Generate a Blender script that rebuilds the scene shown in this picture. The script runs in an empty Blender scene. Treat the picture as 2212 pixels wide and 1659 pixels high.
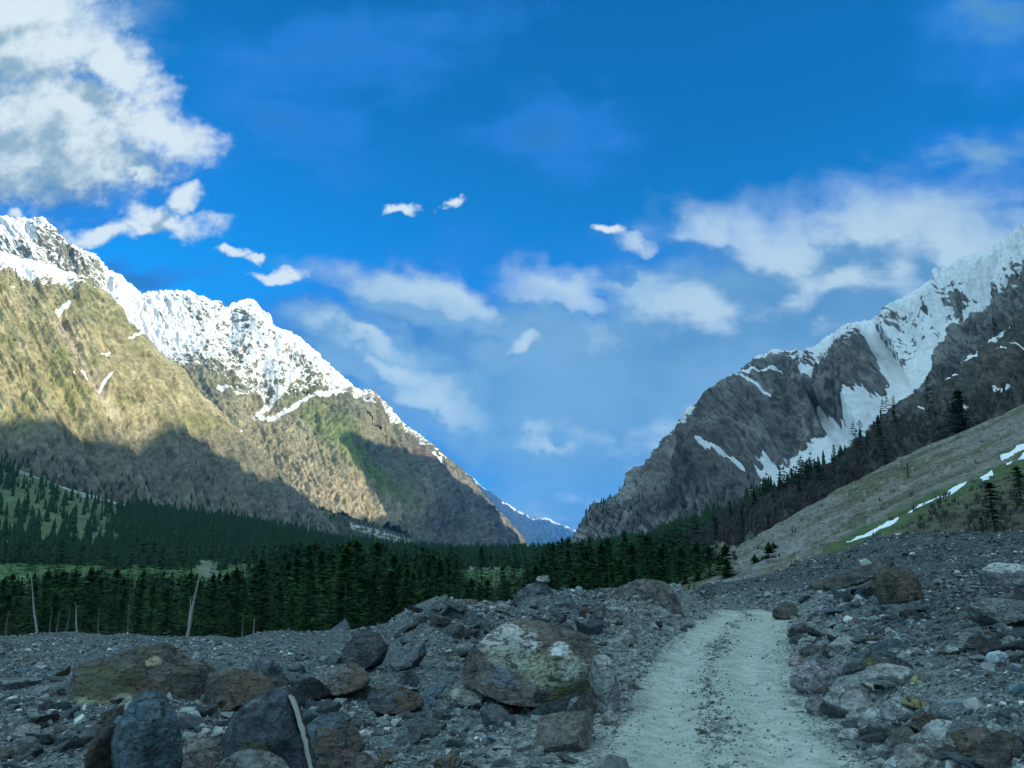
import bpy, math, random, colorsys
import numpy as np
R = math.radians
random.seed(7)
scene = bpy.context.scene
COL = scene.collection

# ------------------------------------------------------------------ camera, sun, sky, exposure
CAMZ, PITCH, F = 2.8, R(11.5), 1702.0          # F: focal length in units of a picture 2212 wide
cam_d = bpy.data.cameras.new('camera'); cam = bpy.data.objects.new('camera', cam_d); COL.objects.link(cam)
cam_d.sensor_width = 36; cam_d.lens = 36 * F / 2212
cam_d.clip_start = 0.1; cam_d.clip_end = 90000
cam.location = (0, 0, CAMZ); cam.rotation_euler = (R(90) + PITCH, 0, 0)
scene.camera = cam

SUN_EL, SUN_AZ = R(21), R(-27)                 # azimuth measured from +X towards +Y
SD = np.array([math.cos(SUN_EL) * math.cos(SUN_AZ), math.cos(SUN_EL) * math.sin(SUN_AZ), math.sin(SUN_EL)])
sun_d = bpy.data.lights.new('sun', 'SUN'); sun = bpy.data.objects.new('sun', sun_d); COL.objects.link(sun)
sun_d.energy = 4.1; sun_d.angle = R(0.5); sun_d.color = (1.0, 0.89, 0.68)
from mathutils import Vector
sun.rotation_euler = Vector(SD.tolist()).to_track_quat('Z', 'Y').to_euler()

scene.view_settings.view_transform = 'Standard'; scene.view_settings.look = 'None'
scene.view_settings.gamma = 1; scene.view_settings.use_curve_mapping = False
EXP = 1.0; scene.view_settings.exposure = EXP
scene.cycles.use_denoising = True
scene.cycles.max_bounces = 5; scene.cycles.diffuse_bounces = 3; scene.cycles.transparent_max_bounces = 4
scene.cycles.volume_bounces = 0

class NT:
    """little helper to write node trees"""
    def __init__(s, tree): s.t = tree; s.n = tree.nodes; s.l = tree.links
    def node(s, kind, **kw):
        n = s.n.new(kind)
        for k, v in kw.items(): setattr(n, k, v)
        return n
    def put(s, sock, v):
        if isinstance(v, bpy.types.NodeSocket): s.l.new(v, sock)
        elif v is not None:
            if isinstance(v, (tuple, list)) and len(v) == 3 and sock.type == 'RGBA': v = (*v, 1)
            sock.default_value = v
    def m(s, op, a, b=None, c=None, clamp=False):
        n = s.node('ShaderNodeMath', operation=op, use_clamp=clamp)
        for i, v in enumerate((a, b, c)):
            if v is not None: s.put(n.inputs[i], v)
        return n.outputs[0]
    def vm(s, op, a, b=None, scale=None):
        n = s.node('ShaderNodeVectorMath', operation=op)
        s.put(n.inputs[0], a)
        if b is not None: s.put(n.inputs[1], b)
        if scale is not None: s.put(n.inputs['Scale'], scale)
        return n.outputs[1] if op in ('LENGTH', 'DOT_PRODUCT', 'DISTANCE') else n.outputs[0]
    def noise(s, vec, scale, detail=4, rough=0.55, dist=0.0, out=0):
        n = s.node('ShaderNodeTexNoise')
        if vec is not None: s.put(n.inputs['Vector'], vec)
        s.put(n.inputs['Scale'], scale); n.inputs['Detail'].default_value = detail
        n.inputs['Roughness'].default_value = rough; n.inputs['Distortion'].default_value = dist
        return n.outputs[out]
    def mix(s, f, a, b, mode='MIX'):
        n = s.node('ShaderNodeMix', data_type='RGBA', blend_type=mode)
        s.put(n.inputs[0], f); s.put(n.inputs[6], a); s.put(n.inputs[7], b)
        return n.outputs[2]
    def ss(s, v, a, b, lo=0.0, hi=1.0):
        n = s.node('ShaderNodeMapRange', interpolation_type='SMOOTHSTEP')
        s.put(n.inputs[0], v); s.put(n.inputs[1], a); s.put(n.inputs[2], b); s.put(n.inputs[3], lo); s.put(n.inputs[4], hi)
        return n.outputs[0]
    def sep(s, v):
        n = s.node('ShaderNodeSeparateXYZ'); s.put(n.inputs[0], v); return n.outputs
    def comb(s, x, y, z=0.0):
        n = s.node('ShaderNodeCombineXYZ'); s.put(n.inputs[0], x); s.put(n.inputs[1], y); s.put(n.inputs[2], z); return n.outputs[0]

def ray(x, y):
    """(t, e): slope of the ray through picture point x, y: X/Y and (Z-CAMZ)/Y"""
    dx = (np.asarray(x, float) - 1106) / F; dy = (np.asarray(y, float) - 829.5) / F
    fy = math.cos(PITCH) + dy * math.sin(PITCH); fz = math.sin(PITCH) - dy * math.cos(PITCH)
    return dx / fy, fz / fy
def P(x, y, Y):
    t, e = ray(x, y); Y = np.asarray(Y, float)
    return np.stack([t * Y, Y + 0 * t, CAMZ + e * Y], -1)
def back(X, Y, Z):
    """world point -> picture x, y"""
    Zc = Z - CAMZ
    d = Y * math.cos(PITCH) + Zc * math.sin(PITCH); u = -Y * math.sin(PITCH) + Zc * math.cos(PITCH)
    return 1106 + F * X / d, 829.5 - F * u / d

# world: Nishita sky with clouds laid out by direction
SKY_STR = 0.13
w = bpy.data.worlds.new('World'); scene.world = w; w.use_nodes = True
w.node_tree.nodes.clear(); N = NT(w.node_tree)
sky = N.node('ShaderNodeTexSky', sky_type='NISHITA')
sky.sun_disc = False; sky.sun_elevation = SUN_EL
sky.sun_rotation = math.atan2(SD[0], SD[1]); sky.altitude = 2500; sky.air_density = 1.0; sky.dust_density = 0.3; sky.ozone_density = 2.5
hs = N.node('ShaderNodeHueSaturation'); N.put(hs.inputs['Color'], sky.outputs[0]); hs.inputs['Saturation'].default_value = 2.1
hs.inputs['Value'].default_value = 0.84
gen = N.node('ShaderNodeTexCoord').outputs['Generated']
dx, dy, dz = N.sep(gen)
dyc = N.m('MAXIMUM', dy, 0.02)
U = N.m('DIVIDE', dx, dyc); V = N.m('DIVIDE', dz, dyc)
front = N.ss(dy, 0.05, 0.35)
# cloud fields laid out by direction (u, v = slopes of the direction to the right and upward)
PUFF = [(60, 110, 260, 140, -20), (10, 30, 260, 110, 10), (160, 290, 230, 140, -12), (20, 280, 300, 190, 0), (240, 150, 170, 90, -35),
        (345, 265, 150, 80, -28), (300, 345, 85, 26, -10),
        (235, 485, 110, 30, 4), (370, 455, 115, 34, -24), (398, 405, 40, 28, -30), (30, 455, 40, 24, -30), (330, 465, 66, 26, 0),
        (498, 544, 26, 14, -10), (541, 556, 26, 11, 0), (598, 597, 58, 18, -4), (858, 466, 34, 14, -15), (958, 469, 36, 13, 8), (1317, 493, 42, 16, -5)]
SOFT = [(1540, 480, 150, 80, 25), (1680, 530, 300, 150, 0), (1880, 510, 280, 130, -5), (2050, 570, 260, 150, -8), (2200, 580, 160, 110, 0), (1820, 620, 560, 240, 8), (1480, 700, 330, 200, 20), (1400, 1000, 300, 160, 0), (1370, 520, 60, 26, 0),
        (1210, 625, 170, 60, -6), (1190, 952, 110, 40, 4), (930, 890, 110, 55, -6), (850, 830, 160, 26, -14), (1300, 1080, 330, 60, 8), (1340, 1040, 120, 50, 30),
        (1100, 1150, 260, 60, 0), (1140, 740, 130, 44, 35), (760, 740, 170, 44, -24), (960, 640, 330, 60, -10), (60, 60, 280, 180, 0)]
VEIL = [(130, 330, 400, 210, 0, 1), (1900, 700, 700, 360, 8, 1.7), (1560, 760, 460, 330, 0, 1.6), (930, 680, 330, 130, -12, 1.3),
        (760, 780, 300, 120, -24, 1.3), (1130, 820, 560, 300, -10, 1.5), (1350, 900, 480, 320, 0, 1.4),
        (1200, 1090, 520, 130, 8, 1.3), (620, 240, 260, 90, -30, .6),
        (1190, 280, 200, 110, 0, .75), (2150, 60, 220, 170, -20, .75), (2140, 340, 240, 100, 10, .8), (760, 100, 380, 110, 10, .5),
        (330, 610, 160, 50, 0, .8)]

def cloud_group(name, sets):
    """sets: list of (output name, ellipses, weight of fine noise, weight of streaky noise); every ellipse is chained on the one before it"""
    g = bpy.data.node_groups.new(name, 'ShaderNodeTree')
    g.interface.new_socket('uv', in_out='INPUT', socket_type='NodeSocketVector')
    for nm, *_ in sets: g.interface.new_socket(nm, in_out='OUTPUT', socket_type='NodeSocketFloat')
    G = NT(g); gi = G.node('NodeGroupInput'); go = G.node('NodeGroupOutput'); uv = gi.outputs[0]
    wob = G.noise(uv, 5.0, 3, 0.6, out=1); wob2 = G.noise(uv, 22.0, 3, 0.6, out=1)
    uvw = G.vm('ADD', uv, G.vm('SCALE', G.vm('SUBTRACT', wob, (0.5, 0.5, 0.5)), scale=0.16))
    uvw = G.vm('ADD', uvw, G.vm('SCALE', G.vm('SUBTRACT', wob2, (0.5, 0.5, 0.5)), scale=0.05))
    x0, y0, _ = G.sep(uvw)
    fine = G.m('SUBTRACT', G.noise(uv, 30.0, 6, 0.62), 0.5)
    strk = G.m('SUBTRACT', G.noise(G.vm('MULTIPLY', uv, (1.0, 2.4, 1.0)), 7.0, 6, 0.58, 0.5), 0.5)
    r = -9.0; tie = None
    for q_, (nm, ells, wf, wsk) in enumerate(sets):
        r = -9.0 if tie is None else G.m('MULTIPLY_ADD', tie, 0.0, -9.0)
        for b in ells:
            x, y, rx, ry, ang = b[:5]; gain = b[5] if len(b) > 5 else 1.0
            t, e = ray(x, y); c_, s_ = math.cos(R(ang)), math.sin(R(ang))
            vx, vy, rp = G.sep(G.vm('SUBTRACT', G.comb(x0, y0, r), (float(t), float(e), 0)))
            px = G.m('MULTIPLY_ADD', vx, c_ * F / rx, G.m('MULTIPLY', vy, s_ * F / rx))
            py = G.m('MULTIPLY_ADD', vx, -s_ * F / ry, G.m('MULTIPLY', vy, c_ * F / ry))
            q = G.vm('LENGTH', G.comb(px, py))
            n = G.node('ShaderNodeMath', operation='SMOOTH_MAX'); G.put(n.inputs[0], rp); G.put(n.inputs[1], G.m('MULTIPLY_ADD', q, -gain, gain)); n.inputs[2].default_value = 0.12
            r = n.outputs[0]
        tie = r
        G.put(go.inputs[q_], G.m('ADD', r, G.m('MULTIPLY_ADD', fine, wf, G.m('MULTIPLY', strk, wsk))))
    return g
gA = cloud_group('cumulus_field', [('puffy', PUFF, 1.3, 0.5), ('soft', SOFT, .35, .75)]); gB = cloud_group('veil_field', [('veil', VEIL, 0.0, 1.0)])
def field(grp, vec):
    n = N.node('ShaderNodeGroup'); n.node_tree = grp; N.put(n.inputs[0], vec); return n.outputs
uvv = N.comb(U, V)
fa = field(gA, uvv); fb = field(gB, uvv); f1 = (fa[0], fb[0], fa[1])
fc = field(gA, N.vm('ADD', uvv, (0.028, 0.040, 0))); f2 = (fc[0], None, fc[1])      # second look a little way towards the light
K = 1 / SKY_STR / 2 ** EXP
def sr(r, g_, b): return tuple((v_ / 255) ** 2.2 * K for v_ in (r, g_, b))
dens = N.m('MULTIPLY', N.ss(f1[0], -0.25, 0.62), front)
veil_a = N.m('MULTIPLY', N.ss(f1[1], -0.25, 0.55, 0, 0.94), front)
soft_a = N.m('MULTIPLY', N.ss(f1[2], -0.35, 1.05, 0, 0.88), front)
lit = N.m('SUBTRACT', f1[0], f2[0])
lit = N.ss(N.m('ADD', lit, N.m('MULTIPLY', N.m('SUBTRACT', f1[0], 0.30), -0.35)), -0.50, 0.30)
slit = N.ss(N.m('SUBTRACT', N.m('SUBTRACT', f1[2], f2[2]), N.m('MULTIPLY', N.ss(V, 0.42, 0.12), 0.22)), -0.22, 0.30)
inview = N.m('MULTIPLY', front, N.ss(V, 1.25, 0.85))
fill_clouds = N.m('MULTIPLY', N.m('MULTIPLY', N.ss(N.noise(N.vm('MULTIPLY', gen, (1, 1, 2.5)), 2.2, 3, 0.6), 0.36, 0.58), N.m('SUBTRACT', 1.0, inview)), N.ss(dz, 0.12, 0.55, 0.25, 1.0))  # unseen clouds overhead and behind, added to brighten and tint the foreground light
veil_c = N.mix(N.ss(f1[1], 0.15, 0.8), sr(45, 128, 222), N.mix(N.ss(f1[2], -1.3, 0.45), N.mix(N.ss(U, 0.0, 0.4), sr(42, 120, 192), sr(84, 148, 202)), sr(140, 186, 218)))
c1 = N.mix(veil_a, hs.outputs[0], veil_c)
c1 = N.mix(soft_a, c1, N.mix(slit, sr(84, 144, 196), sr(196, 222, 238)))
c_puff = N.mix(lit, sr(150, 180, 195), sr(228, 242, 246))
c2 = N.mix(N.m('MULTIPLY', dens, 0.96), c1, c_puff)
c3 = N.mix(fill_clouds, c2, tuple(1.75 * v_ for v_ in sr(206, 246, 255)))
bg = N.node('ShaderNodeBackground'); N.put(bg.inputs[0], c3); bg.inputs[1].default_value = SKY_STR
wo = N.node('ShaderNodeOutputWorld'); N.l.new(bg.outputs[0], wo.inputs[0])
w.cycles.sampling_method = 'MANUAL'; w.cycles.sample_map_resolution = 512

# ------------------------------------------------------------------ helpers: tags, noise, meshes
def tag(o, label=None, cat=None, group=None, kind=None):
    if label: o['label'] = label
    if cat: o['category'] = cat
    if group: o['group'] = group
    if kind: o['kind'] = kind
    return o
def empty(name, loc, rz=0.0, scale=1.0):
    o = bpy.data.objects.new(name, None); COL.objects.link(o); o.location = loc; o.rotation_euler = (0, 0, rz)
    o.scale = (scale,) * 3; o.empty_display_size = 0.3
    return o

_G = np.random.RandomState(3).normal(size=(256, 3)); _G /= np.linalg.norm(_G, axis=1)[:, None]
def _h(i, j, k, s):
    h = (i * 73856093) ^ (j * 19349663) ^ (k * 83492791) ^ (s * 2654435)
    h = (h ^ (h >> 13)) * 1274126177
    return (h ^ (h >> 16)) & 255
def noise(x, y, z=None, s=0):
    x = np.asarray(x, float); y = np.asarray(y, float)
    ix = np.floor(x).astype(np.int64); iy = np.floor(y).astype(np.int64); fx = x - ix; fy = y - iy
    q = lambda t: t * t * t * (t * (t * 6 - 15) + 10)
    wx, wy = q(fx), q(fy)
    if z is None:
        def c(a, b):
            g_ = _G[_h(ix + a, iy + b, 0, s)]; return g_[..., 0] * (fx - a) + g_[..., 1] * (fy - b)
        return ((c(0, 0) * (1 - wx) + c(1, 0) * wx) * (1 - wy) + (c(0, 1) * (1 - wx) + c(1, 1) * wx) * wy) * 1.9
    z = np.asarray(z, float); iz = np.floor(z).astype(np.int64); fz = z - iz; wz = q(fz)
    def c(a, b, d):
        g_ = _G[_h(ix + a, iy + b, iz + d, s)]; return g_[..., 0] * (fx - a) + g_[..., 1] * (fy - b) + g_[..., 2] * (fz - d)
    l = [(c(0, 0, d) * (1 - wx) + c(1, 0, d) * wx) * (1 - wy) + (c(0, 1, d) * (1 - wx) + c(1, 1, d) * wx) * wy for d in (0, 1)]
    return (l[0] * (1 - wz) + l[1] * wz) * 1.6
def fbm(x, y, z=None, o=5, gain=0.5, s=0, ridge=False):
    r = 0; a = 1.0; t = 0
    for k in range(o):
        f = 2.03 ** k
        n = noise(x * f, y * f, None if z is None else z * f, s + k * 17)
        if ridge: n = 1 - 2 * np.abs(n)
        r = r + a * n; t += a; a *= gain
    return r / t
def sst(a, b, v):
    t = np.clip((v - a) / (b - a), 0, 1); return t * t * (3 - 2 * t)

def mesh_np(name, V_, F_, mats, smooth=True, cols=None, floats=None, midx=None):
    me = bpy.data.meshes.new(name)
    V_ = np.ascontiguousarray(V_, np.float32); nf, k = F_.shape
    me.vertices.add(len(V_)); me.vertices.foreach_set('co', V_.ravel())
    me.loops.add(nf * k); me.loops.foreach_set('vertex_index', np.ascontiguousarray(F_, np.int32).ravel())
    me.polygons.add(nf); me.polygons.foreach_set('loop_start', np.arange(0, nf * k, k, dtype=np.int32))
    me.polygons.foreach_set('use_smooth', np.full(nf, smooth, bool))
    for m_ in (mats if isinstance(mats, (list, tuple)) else [mats]): me.materials.append(m_)
    if midx is not None: me.polygons.foreach_set('material_index', np.ascontiguousarray(midx, np.int32))
    for nm, c in (cols or {}).items():
        a = me.attributes.new(nm, 'FLOAT_COLOR', 'POINT'); c4 = np.ones((len(V_), 4), np.float32); c4[:, :3] = c; a.data.foreach_set('color', c4.ravel())
    for nm, c in (floats or {}).items():
        a = me.attributes.new(nm, 'FLOAT', 'POINT'); a.data.foreach_set('value', np.ascontiguousarray(c, np.float32).ravel())
    me.update(calc_edges=True)
    return me
def obj(name, me, parent=None, loc=(0, 0, 0)):
    o = bpy.data.objects.new(name, me); COL.objects.link(o); o.location = loc
    if parent: o.parent = parent
    return o
def grid_faces(nr, nc):
    i = np.arange(nr * nc).reshape(nr, nc)
    return np.stack([i[:-1, :-1], i[1:, :-1], i[1:, 1:], i[:-1, 1:]], -1).reshape(-1, 4)
def grid_normals(Q):
    a = np.gradient(Q, axis=1); b = np.gradient(Q, axis=0)
    n = np.cross(b, a); n /= np.linalg.norm(n, axis=-1)[..., None] + 1e-9
    n[n[..., 2] < 0] *= -1
    return n

# ------------------------------------------------------------------ materials
def new_mat(name):
    m = bpy.data.materials.new(name); m.use_nodes = True; m.node_tree.nodes.clear()
    T = NT(m.node_tree); b = T.node('ShaderNodeBsdfPrincipled'); o = T.node('ShaderNodeOutputMaterial'); T.l.new(b.outputs[0], o.inputs[0])
    b.inputs['Specular IOR Level'].default_value = 0.25
    return m, T, b
def attr(T, nm, out=2):
    n = T.node('ShaderNodeAttribute', attribute_name=nm); return n.outputs[0 if out == 0 else 2]
def bump(T, b, h, dist, strength=1.0):
    n = T.node('ShaderNodeBump'); T.put(n.inputs['Height'], h); T.put(n.inputs['Distance'], dist); n.inputs['Strength'].default_value = strength
    T.l.new(n.outputs[0], b.inputs['Normal'])
def mountain_mat(name, s, snowy=True, bmp=6.0, sa=1.0):
    """s: size in metres of the finest features"""
    m, T, b = new_mat(name)
    pos = T.node('ShaderNodeNewGeometry').outputs['Position']
    a = attr(T, 'alb', 0)
    n1 = T.noise(pos, 1 / (s * 2.2), 6, 0.65); n2 = T.noise(T.vm('MULTIPLY', pos, (1, 1, .8)), 1 / (s * 7), 5, 0.6, 0.8)
    v = T.m('ADD', T.m('MULTIPLY', T.ss(n1, 0.3, 0.72), 0.60), T.m('MULTIPLY', T.ss(n2, 0.3, 0.7), 0.65))
    v = T.m('ADD', v, 0.44)
    c = T.vm('SCALE', a, scale=v)
    if snowy:
        sn = T.m('ADD', attr(T, 'snow'), T.m('MULTIPLY', T.m('SUBTRACT', n1, 0.5), 0.9))
        k = T.ss(sn, 0.46, 0.54)
        c = T.mix(k, c, (0.69 * sa, 0.71 * sa, 0.72 * sa))
    T.put(b.inputs['Base Color'], c); b.inputs['Roughness'].default_value = 0.9
    bump(T, b, T.m('ADD', n1, T.m('MULTIPLY', n2, 2.0)), bmp)
    return m
MAT = {}
MAT['left'] = mountain_mat('brown_rock_slope', 8, bmp=5)
MAT['snowmt'] = mountain_mat('snowy_rock', 14, bmp=18)
MAT['right'] = mountain_mat('grey_rock_snow', 8, bmp=12, sa=1.22)
MAT['near'] = mountain_mat('dark_slope', 2.2, bmp=2.2, sa=1.22)
MAT['far'] = mountain_mat('far_rock', 60, bmp=60)
MAT['valley'] = mountain_mat('valley_grass', 3.0, snowy=False, bmp=0.6)
MAT['scree'] = mountain_mat('scree_slope', 0.55, bmp=0.35, sa=1.22)

# ------------------------------------------------------------------ lofted terrain
LOFT0 = [None]
def loft(curves, x0, x1, nx, rows, wig=0.0, seed=0):
    """curves: crest first. each a list of (x, y, distance). returns XD, YD, Q(3D) as (row, col) grids"""
    xs = np.linspace(x0, x1, nx)
    ys, ds = [], []
    for k, c in enumerate(curves):
        c = np.array(c, float); ys.append(np.interp(xs, c[:, 0], c[:, 1])); ds.append(np.interp(xs, c[:, 0], np.log(c[:, 2])))
    if wig: ys[0] = ys[0] + wig * fbm(xs / 38, xs * 0 + seed + .5, o=6, gain=0.62, s=seed)
    ys = np.array(ys); ds = np.array(ds)
    # smooth distances along x
    ker = np.hanning(max(5, nx // 12) | 1); ker /= ker.sum(); pad = len(ker) // 2
    ds = np.array([np.convolve(np.pad(d_, pad, mode='edge'), ker, 'valid') for d_ in ds])
    # the crest's jagged outline fades out a little way down the slope
    full = ys[0].copy(); kw = max(5, int(90 / (xs[1] - xs[0]))) | 1; kh = np.hanning(kw); kh /= kh.sum()
    for k in range(len(curves)): ys[k] = np.convolve(np.pad(ys[k], kw // 2, mode='reflect', reflect_type='odd'), kh, 'valid')
    res = full - ys[0]
    Yl, Dl = [], []
    for k in range(len(curves) - 1):
        n = rows[k]; v = (np.arange(n) / n)[:, None]
        Yl.append(ys[k] * (1 - v) + ys[k + 1] * v); Dl.append(ds[k] * (1 - v) + ds[k + 1] * v)
    Yl.append(ys[-1:]); Dl.append(ds[-1:])
    YD = np.concatenate(Yl); YD = YD + res[None] * np.exp(-np.maximum(YD - ys[0][None], 0) / 28.0); LOFT0[0] = ys[0].copy(); D = np.exp(np.concatenate(Dl)); XD = np.broadcast_to(xs, YD.shape).copy()
    return XD, YD, P(XD, YD, D)
def with_back(Q, arrs, run, drop, n=14):
    """rows behind the crest so the mountain is a solid ridge"""
    t = (np.arange(n, 0, -1) / n)[:, None, None]
    B = Q[:1] + t * np.array([0, run, 0]) - t ** 0.9 * np.array([0, 0, drop])
    return np.concatenate([B, Q]), [np.concatenate([np.repeat(a[:1], n, 0), a]) for a in arrs]
def poly_d(XD, YD, pts):
    """distance to a polyline with widths (x, y, w): <1 inside"""
    best = np.full(XD.shape, 1e9)
    for (ax, ay, aw), (bx, by, bw) in zip(pts[:-1], pts[1:]):
        dx_, dy_ = bx - ax, by - ay; t = np.clip(((XD - ax) * dx_ + (YD - ay) * dy_) / (dx_ * dx_ + dy_ * dy_ + 1e-9), 0, 1)
        d_ = np.hypot(XD - ax - t * dx_, YD - ay - t * dy_) / (aw + t * (bw - aw)); best = np.minimum(best, d_)
    return best
def ell(XD, YD, x, y, rx, ry, a=0):
    a = R(a); u = (XD - x) * math.cos(a) + (YD - y) * math.sin(a); v = -(XD - x) * math.sin(a) + (YD - y) * math.cos(a)
    return np.hypot(u / rx, v / ry)
def mixc(c, m_, d):
    return c * (1 - m_[..., None]) + np.array(d) * m_[..., None]
def soft(d, w_=0.25):      # 1 inside, 0 outside of a normalised distance
    return 1 - sst(1 - w_, 1 + w_, d)
TERR = {}
def finish(name, objname, Q, alb, snow, mat, kind='structure'):
    nr, nc = Q.shape[:2]
    fl = {'snow': snow} if snow is not None else {}
    me = mesh_np(objname, Q.reshape(-1, 3), grid_faces(nr, nc), mat, True, {'alb': np.clip(alb, 0.004, .9).reshape(-1, 3)}, fl)
    o = obj(objname, me); tag(o, kind=kind)
    return o

# ---- brown mountain on the left
XD, YD, Q = loft([
    [(-420, 330, 2100), (-100, 500, 2250), (0, 545, 2300), (30, 552, 2300), (60, 562, 2300), (110, 573, 2320), (160, 592, 2340), (185, 600, 2340), (210, 622, 2350), (240, 640, 2360), (262, 662, 2370), (278, 700, 2380),
     (300, 715, 2390), (322, 735, 2400), (345, 768, 2410), (372, 782, 2420), (400, 803, 2430), (418, 835, 2440), (440, 858, 2440), (480, 893, 2460), (530, 942, 2480), (590, 1003, 2520), (640, 1058, 2560), (700, 1112, 2590), (745, 1165, 2600), (765, 1200, 2600)],
    [(-420, 700, 1650), (0, 760, 1750), (200, 820, 1830), (400, 960, 1950), (600, 1090, 2150), (700, 1150, 2400), (765, 1215, 2580)],
    [(-420, 1080, 1180), (0, 1120, 1270), (150, 1150, 1320), (330, 1185, 1450), (500, 1200, 1600), (650, 1215, 1900), (765, 1260, 2550)]],
    -420, 765, 760, [230, 200], wig=9, seed=3)
sk = XD - 0.62 * (YD - LOFT0[0])
cr = sst(0, 50, YD - YD[0])
big = fbm(sk / 95, YD / 420, o=5, gain=0.55, s=11, ridge=True)
med = fbm(sk / 28, YD / 90, o=5, gain=0.6, s=21, ridge=True)
fin = fbm(XD / 11, YD / 14, o=4, gain=0.6, s=31)
Nn = grid_normals(Q)
chan = soft(poly_d(XD, YD, [(130, 700, 8), (175, 800, 12), (215, 870, 14), (260, 950, 16), (320, 1020, 18), (360, 1075, 26)]), .7)
Q = Q + Nn * ((big * 34 + med * 11) * (0.15 + 0.85 * cr) + fin * 5 - chan * 26)[..., None]
Nn = grid_normals(Q)
t1 = fbm(sk / 40, YD / 120, o=6, gain=.6, s=41); t2 = fbm(XD / 14, YD / 10, o=5, gain=.65, s=42)
alb = np.ones(Q.shape) * np.array([.235, .21, .12])
alb = mixc(alb, sst(-.2, .4, t1), (.32, .275, .165))
alb = mixc(alb, sst(.05, .35, fbm(XD / 90, YD / 60, o=4, s=43)) * .75, (.17, .17, .07))
alb = mixc(alb, soft(ell(XD, YD, 175, 640, 150, 55, 35), .8) * sst(-.3, .25, t2) * .8, (.075, .10, .04))
alb = mixc(alb, soft(ell(XD, YD, 60, 800, 180, 90, 35), .9) * sst(-.25, .3, t2) * .6, (.19, .19, .075))
alb = mixc(alb, np.clip(chan + .8 * soft(poly_d(XD, YD, [(60, 640, 3), (160, 790, 5), (250, 930, 7), (340, 1060, 12)]), .8), 0, 1) * .7, (.33, .29, .22))
shr = sst(.28, .5, fbm(XD / 7, YD / 6, o=3, gain=.6, s=44) + .12 * fbm(XD / 60, YD / 60, s=45)); alb = mixc(alb, shr * .75 * sst(600, 760, YD), (.045, .055, .022))
low = sst(900, 1000, YD); alb = mixc(alb, low * .75, (.105, .105, .088)); alb = mixc(alb, low * sst(.0, .3, t2) * .5, (.055, .06, .04))
snow = sst(.5, 0, (YD - YD[0]) / 45 + .4 * (XD / 200) - .0) * .0 + .72 * sst(70, 5, YD - YD[0]) * sst(260, 60, XD)
snow += .25 * soft(ell(XD, YD, 95, 640, 120, 55, 20), .9) + .18 * sst(700, 560, YD) + .28 * fbm(XD / 22, YD / 9, o=4, gain=.6, s=46)
for pl in ([(158, 795, 4), (172, 812, 7), (185, 828, 3)], [(224, 826, 2), (215, 838, 4), (212, 852, 2)], [(262, 745, 2), (283, 732, 4), (303, 722, 3)], [(120, 690, 6), (145, 672, 5)], [(210, 780, 3), (230, 770, 3)],
           [(520, 932, 3), (535, 918, 2)], [(150, 832, 1.5), (157, 838, 1.5)]):
    snow = np.maximum(snow, .95 * soft(poly_d(XD, YD, pl), .5))
snow = snow - .1 * sst(700, 800, YD)
Q, (alb_, snow_, XD_, YD_) = with_back(Q, [alb, snow, XD, YD], 900, 700)
finish('left', 'mountain_slope', Q, alb_, snow_, MAT['left']); TERR['left'] = (XD_, YD_, Q)

# ---- snow mountain behind it
crest = [(-420, 420, 4200), (-200, 455, 4250), (0, 467, 4300), (30, 471, 4300), (60, 474, 4300), (92, 470, 4300), (105, 482, 4320), (118, 503, 4330), (150, 527, 4350), (185, 543, 4380), (205, 548, 4380), (232, 582, 4400), (265, 601, 4420), (290, 622, 4440), (305, 640, 4450),
         (322, 633, 4460), (350, 629, 4480), (385, 627, 4500), (412, 629, 4520), (432, 640, 4540), (455, 646, 4550), (475, 652, 4560), (488, 672, 4580), (502, 656, 4800), (520, 650, 4820), (545, 649, 4830), (552, 652, 4840), (572, 682, 4860), (592, 706, 4880), (612, 714, 4890), (640, 724, 4900), (665, 746, 4920),
         (700, 778, 4960), (740, 814, 5000), (765, 836, 5020), (782, 845, 5040), (808, 844, 5060), (830, 868, 5080), (850, 893, 5100), (880, 927, 5130), (905, 938, 5160), (935, 962, 5200), (960, 985, 5230), (985, 1005, 5270), (1010, 1030, 5310), (1035, 1062, 5360), (1062, 1092, 5420), (1090, 1118, 5480), (1118, 1150, 5540), (1140, 1180, 5600), (1150, 1200, 5600)]
XD, YD, Q = loft([crest,
    [(-420, 640, 3800), (0, 640, 3850), (300, 760, 3900), (500, 830, 4050), (700, 930, 4250), (850, 1010, 4500), (1000, 1100, 4900), (1100, 1165, 5300), (1150, 1215, 5560)],
    [(-420, 1000, 2900), (0, 1000, 2900), (400, 1060, 3000), (700, 1140, 3150), (870, 1180, 3500), (960, 1200, 4000), (1080, 1212, 4900), (1150, 1230, 5500)]],
    -420, 1150, 1000, [260, 230], wig=7, seed=5)
sk = XD - 0.70 * (YD - LOFT0[0])
dc = YD - YD[0]; cr = sst(0, 40, dc)
big = fbm(sk / 120, YD / 500, o=5, gain=.55, s=51, ridge=True)
med = fbm(sk / 30, YD / 80, o=5, gain=.62, s=52, ridge=True)
fin = fbm(XD / 9, YD / 10, o=4, gain=.6, s=53)
spur = 0
for pl, hgt in (([(488, 665, 20), (530, 760, 45), (600, 830, 55), (700, 905, 60), (780, 960, 50)], 160), ([(545, 650, 16), (640, 730, 40), (760, 850, 50), (800, 900, 50)], 60),
                ([(730, 870, 10), (800, 905, 30), (880, 1000, 60), (940, 1100, 70)], 110), ([(800, 900, 16), (720, 980, 60), (760, 1060, 70), (850, 1140, 70)], 60)):
    spur = spur + hgt * np.clip(1 - poly_d(XD, YD, pl), 0, 1)
bowl = -130 * soft(ell(XD, YD, 330, 700, 110, 60, 25), .9)
Nn = grid_normals(Q)
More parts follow.
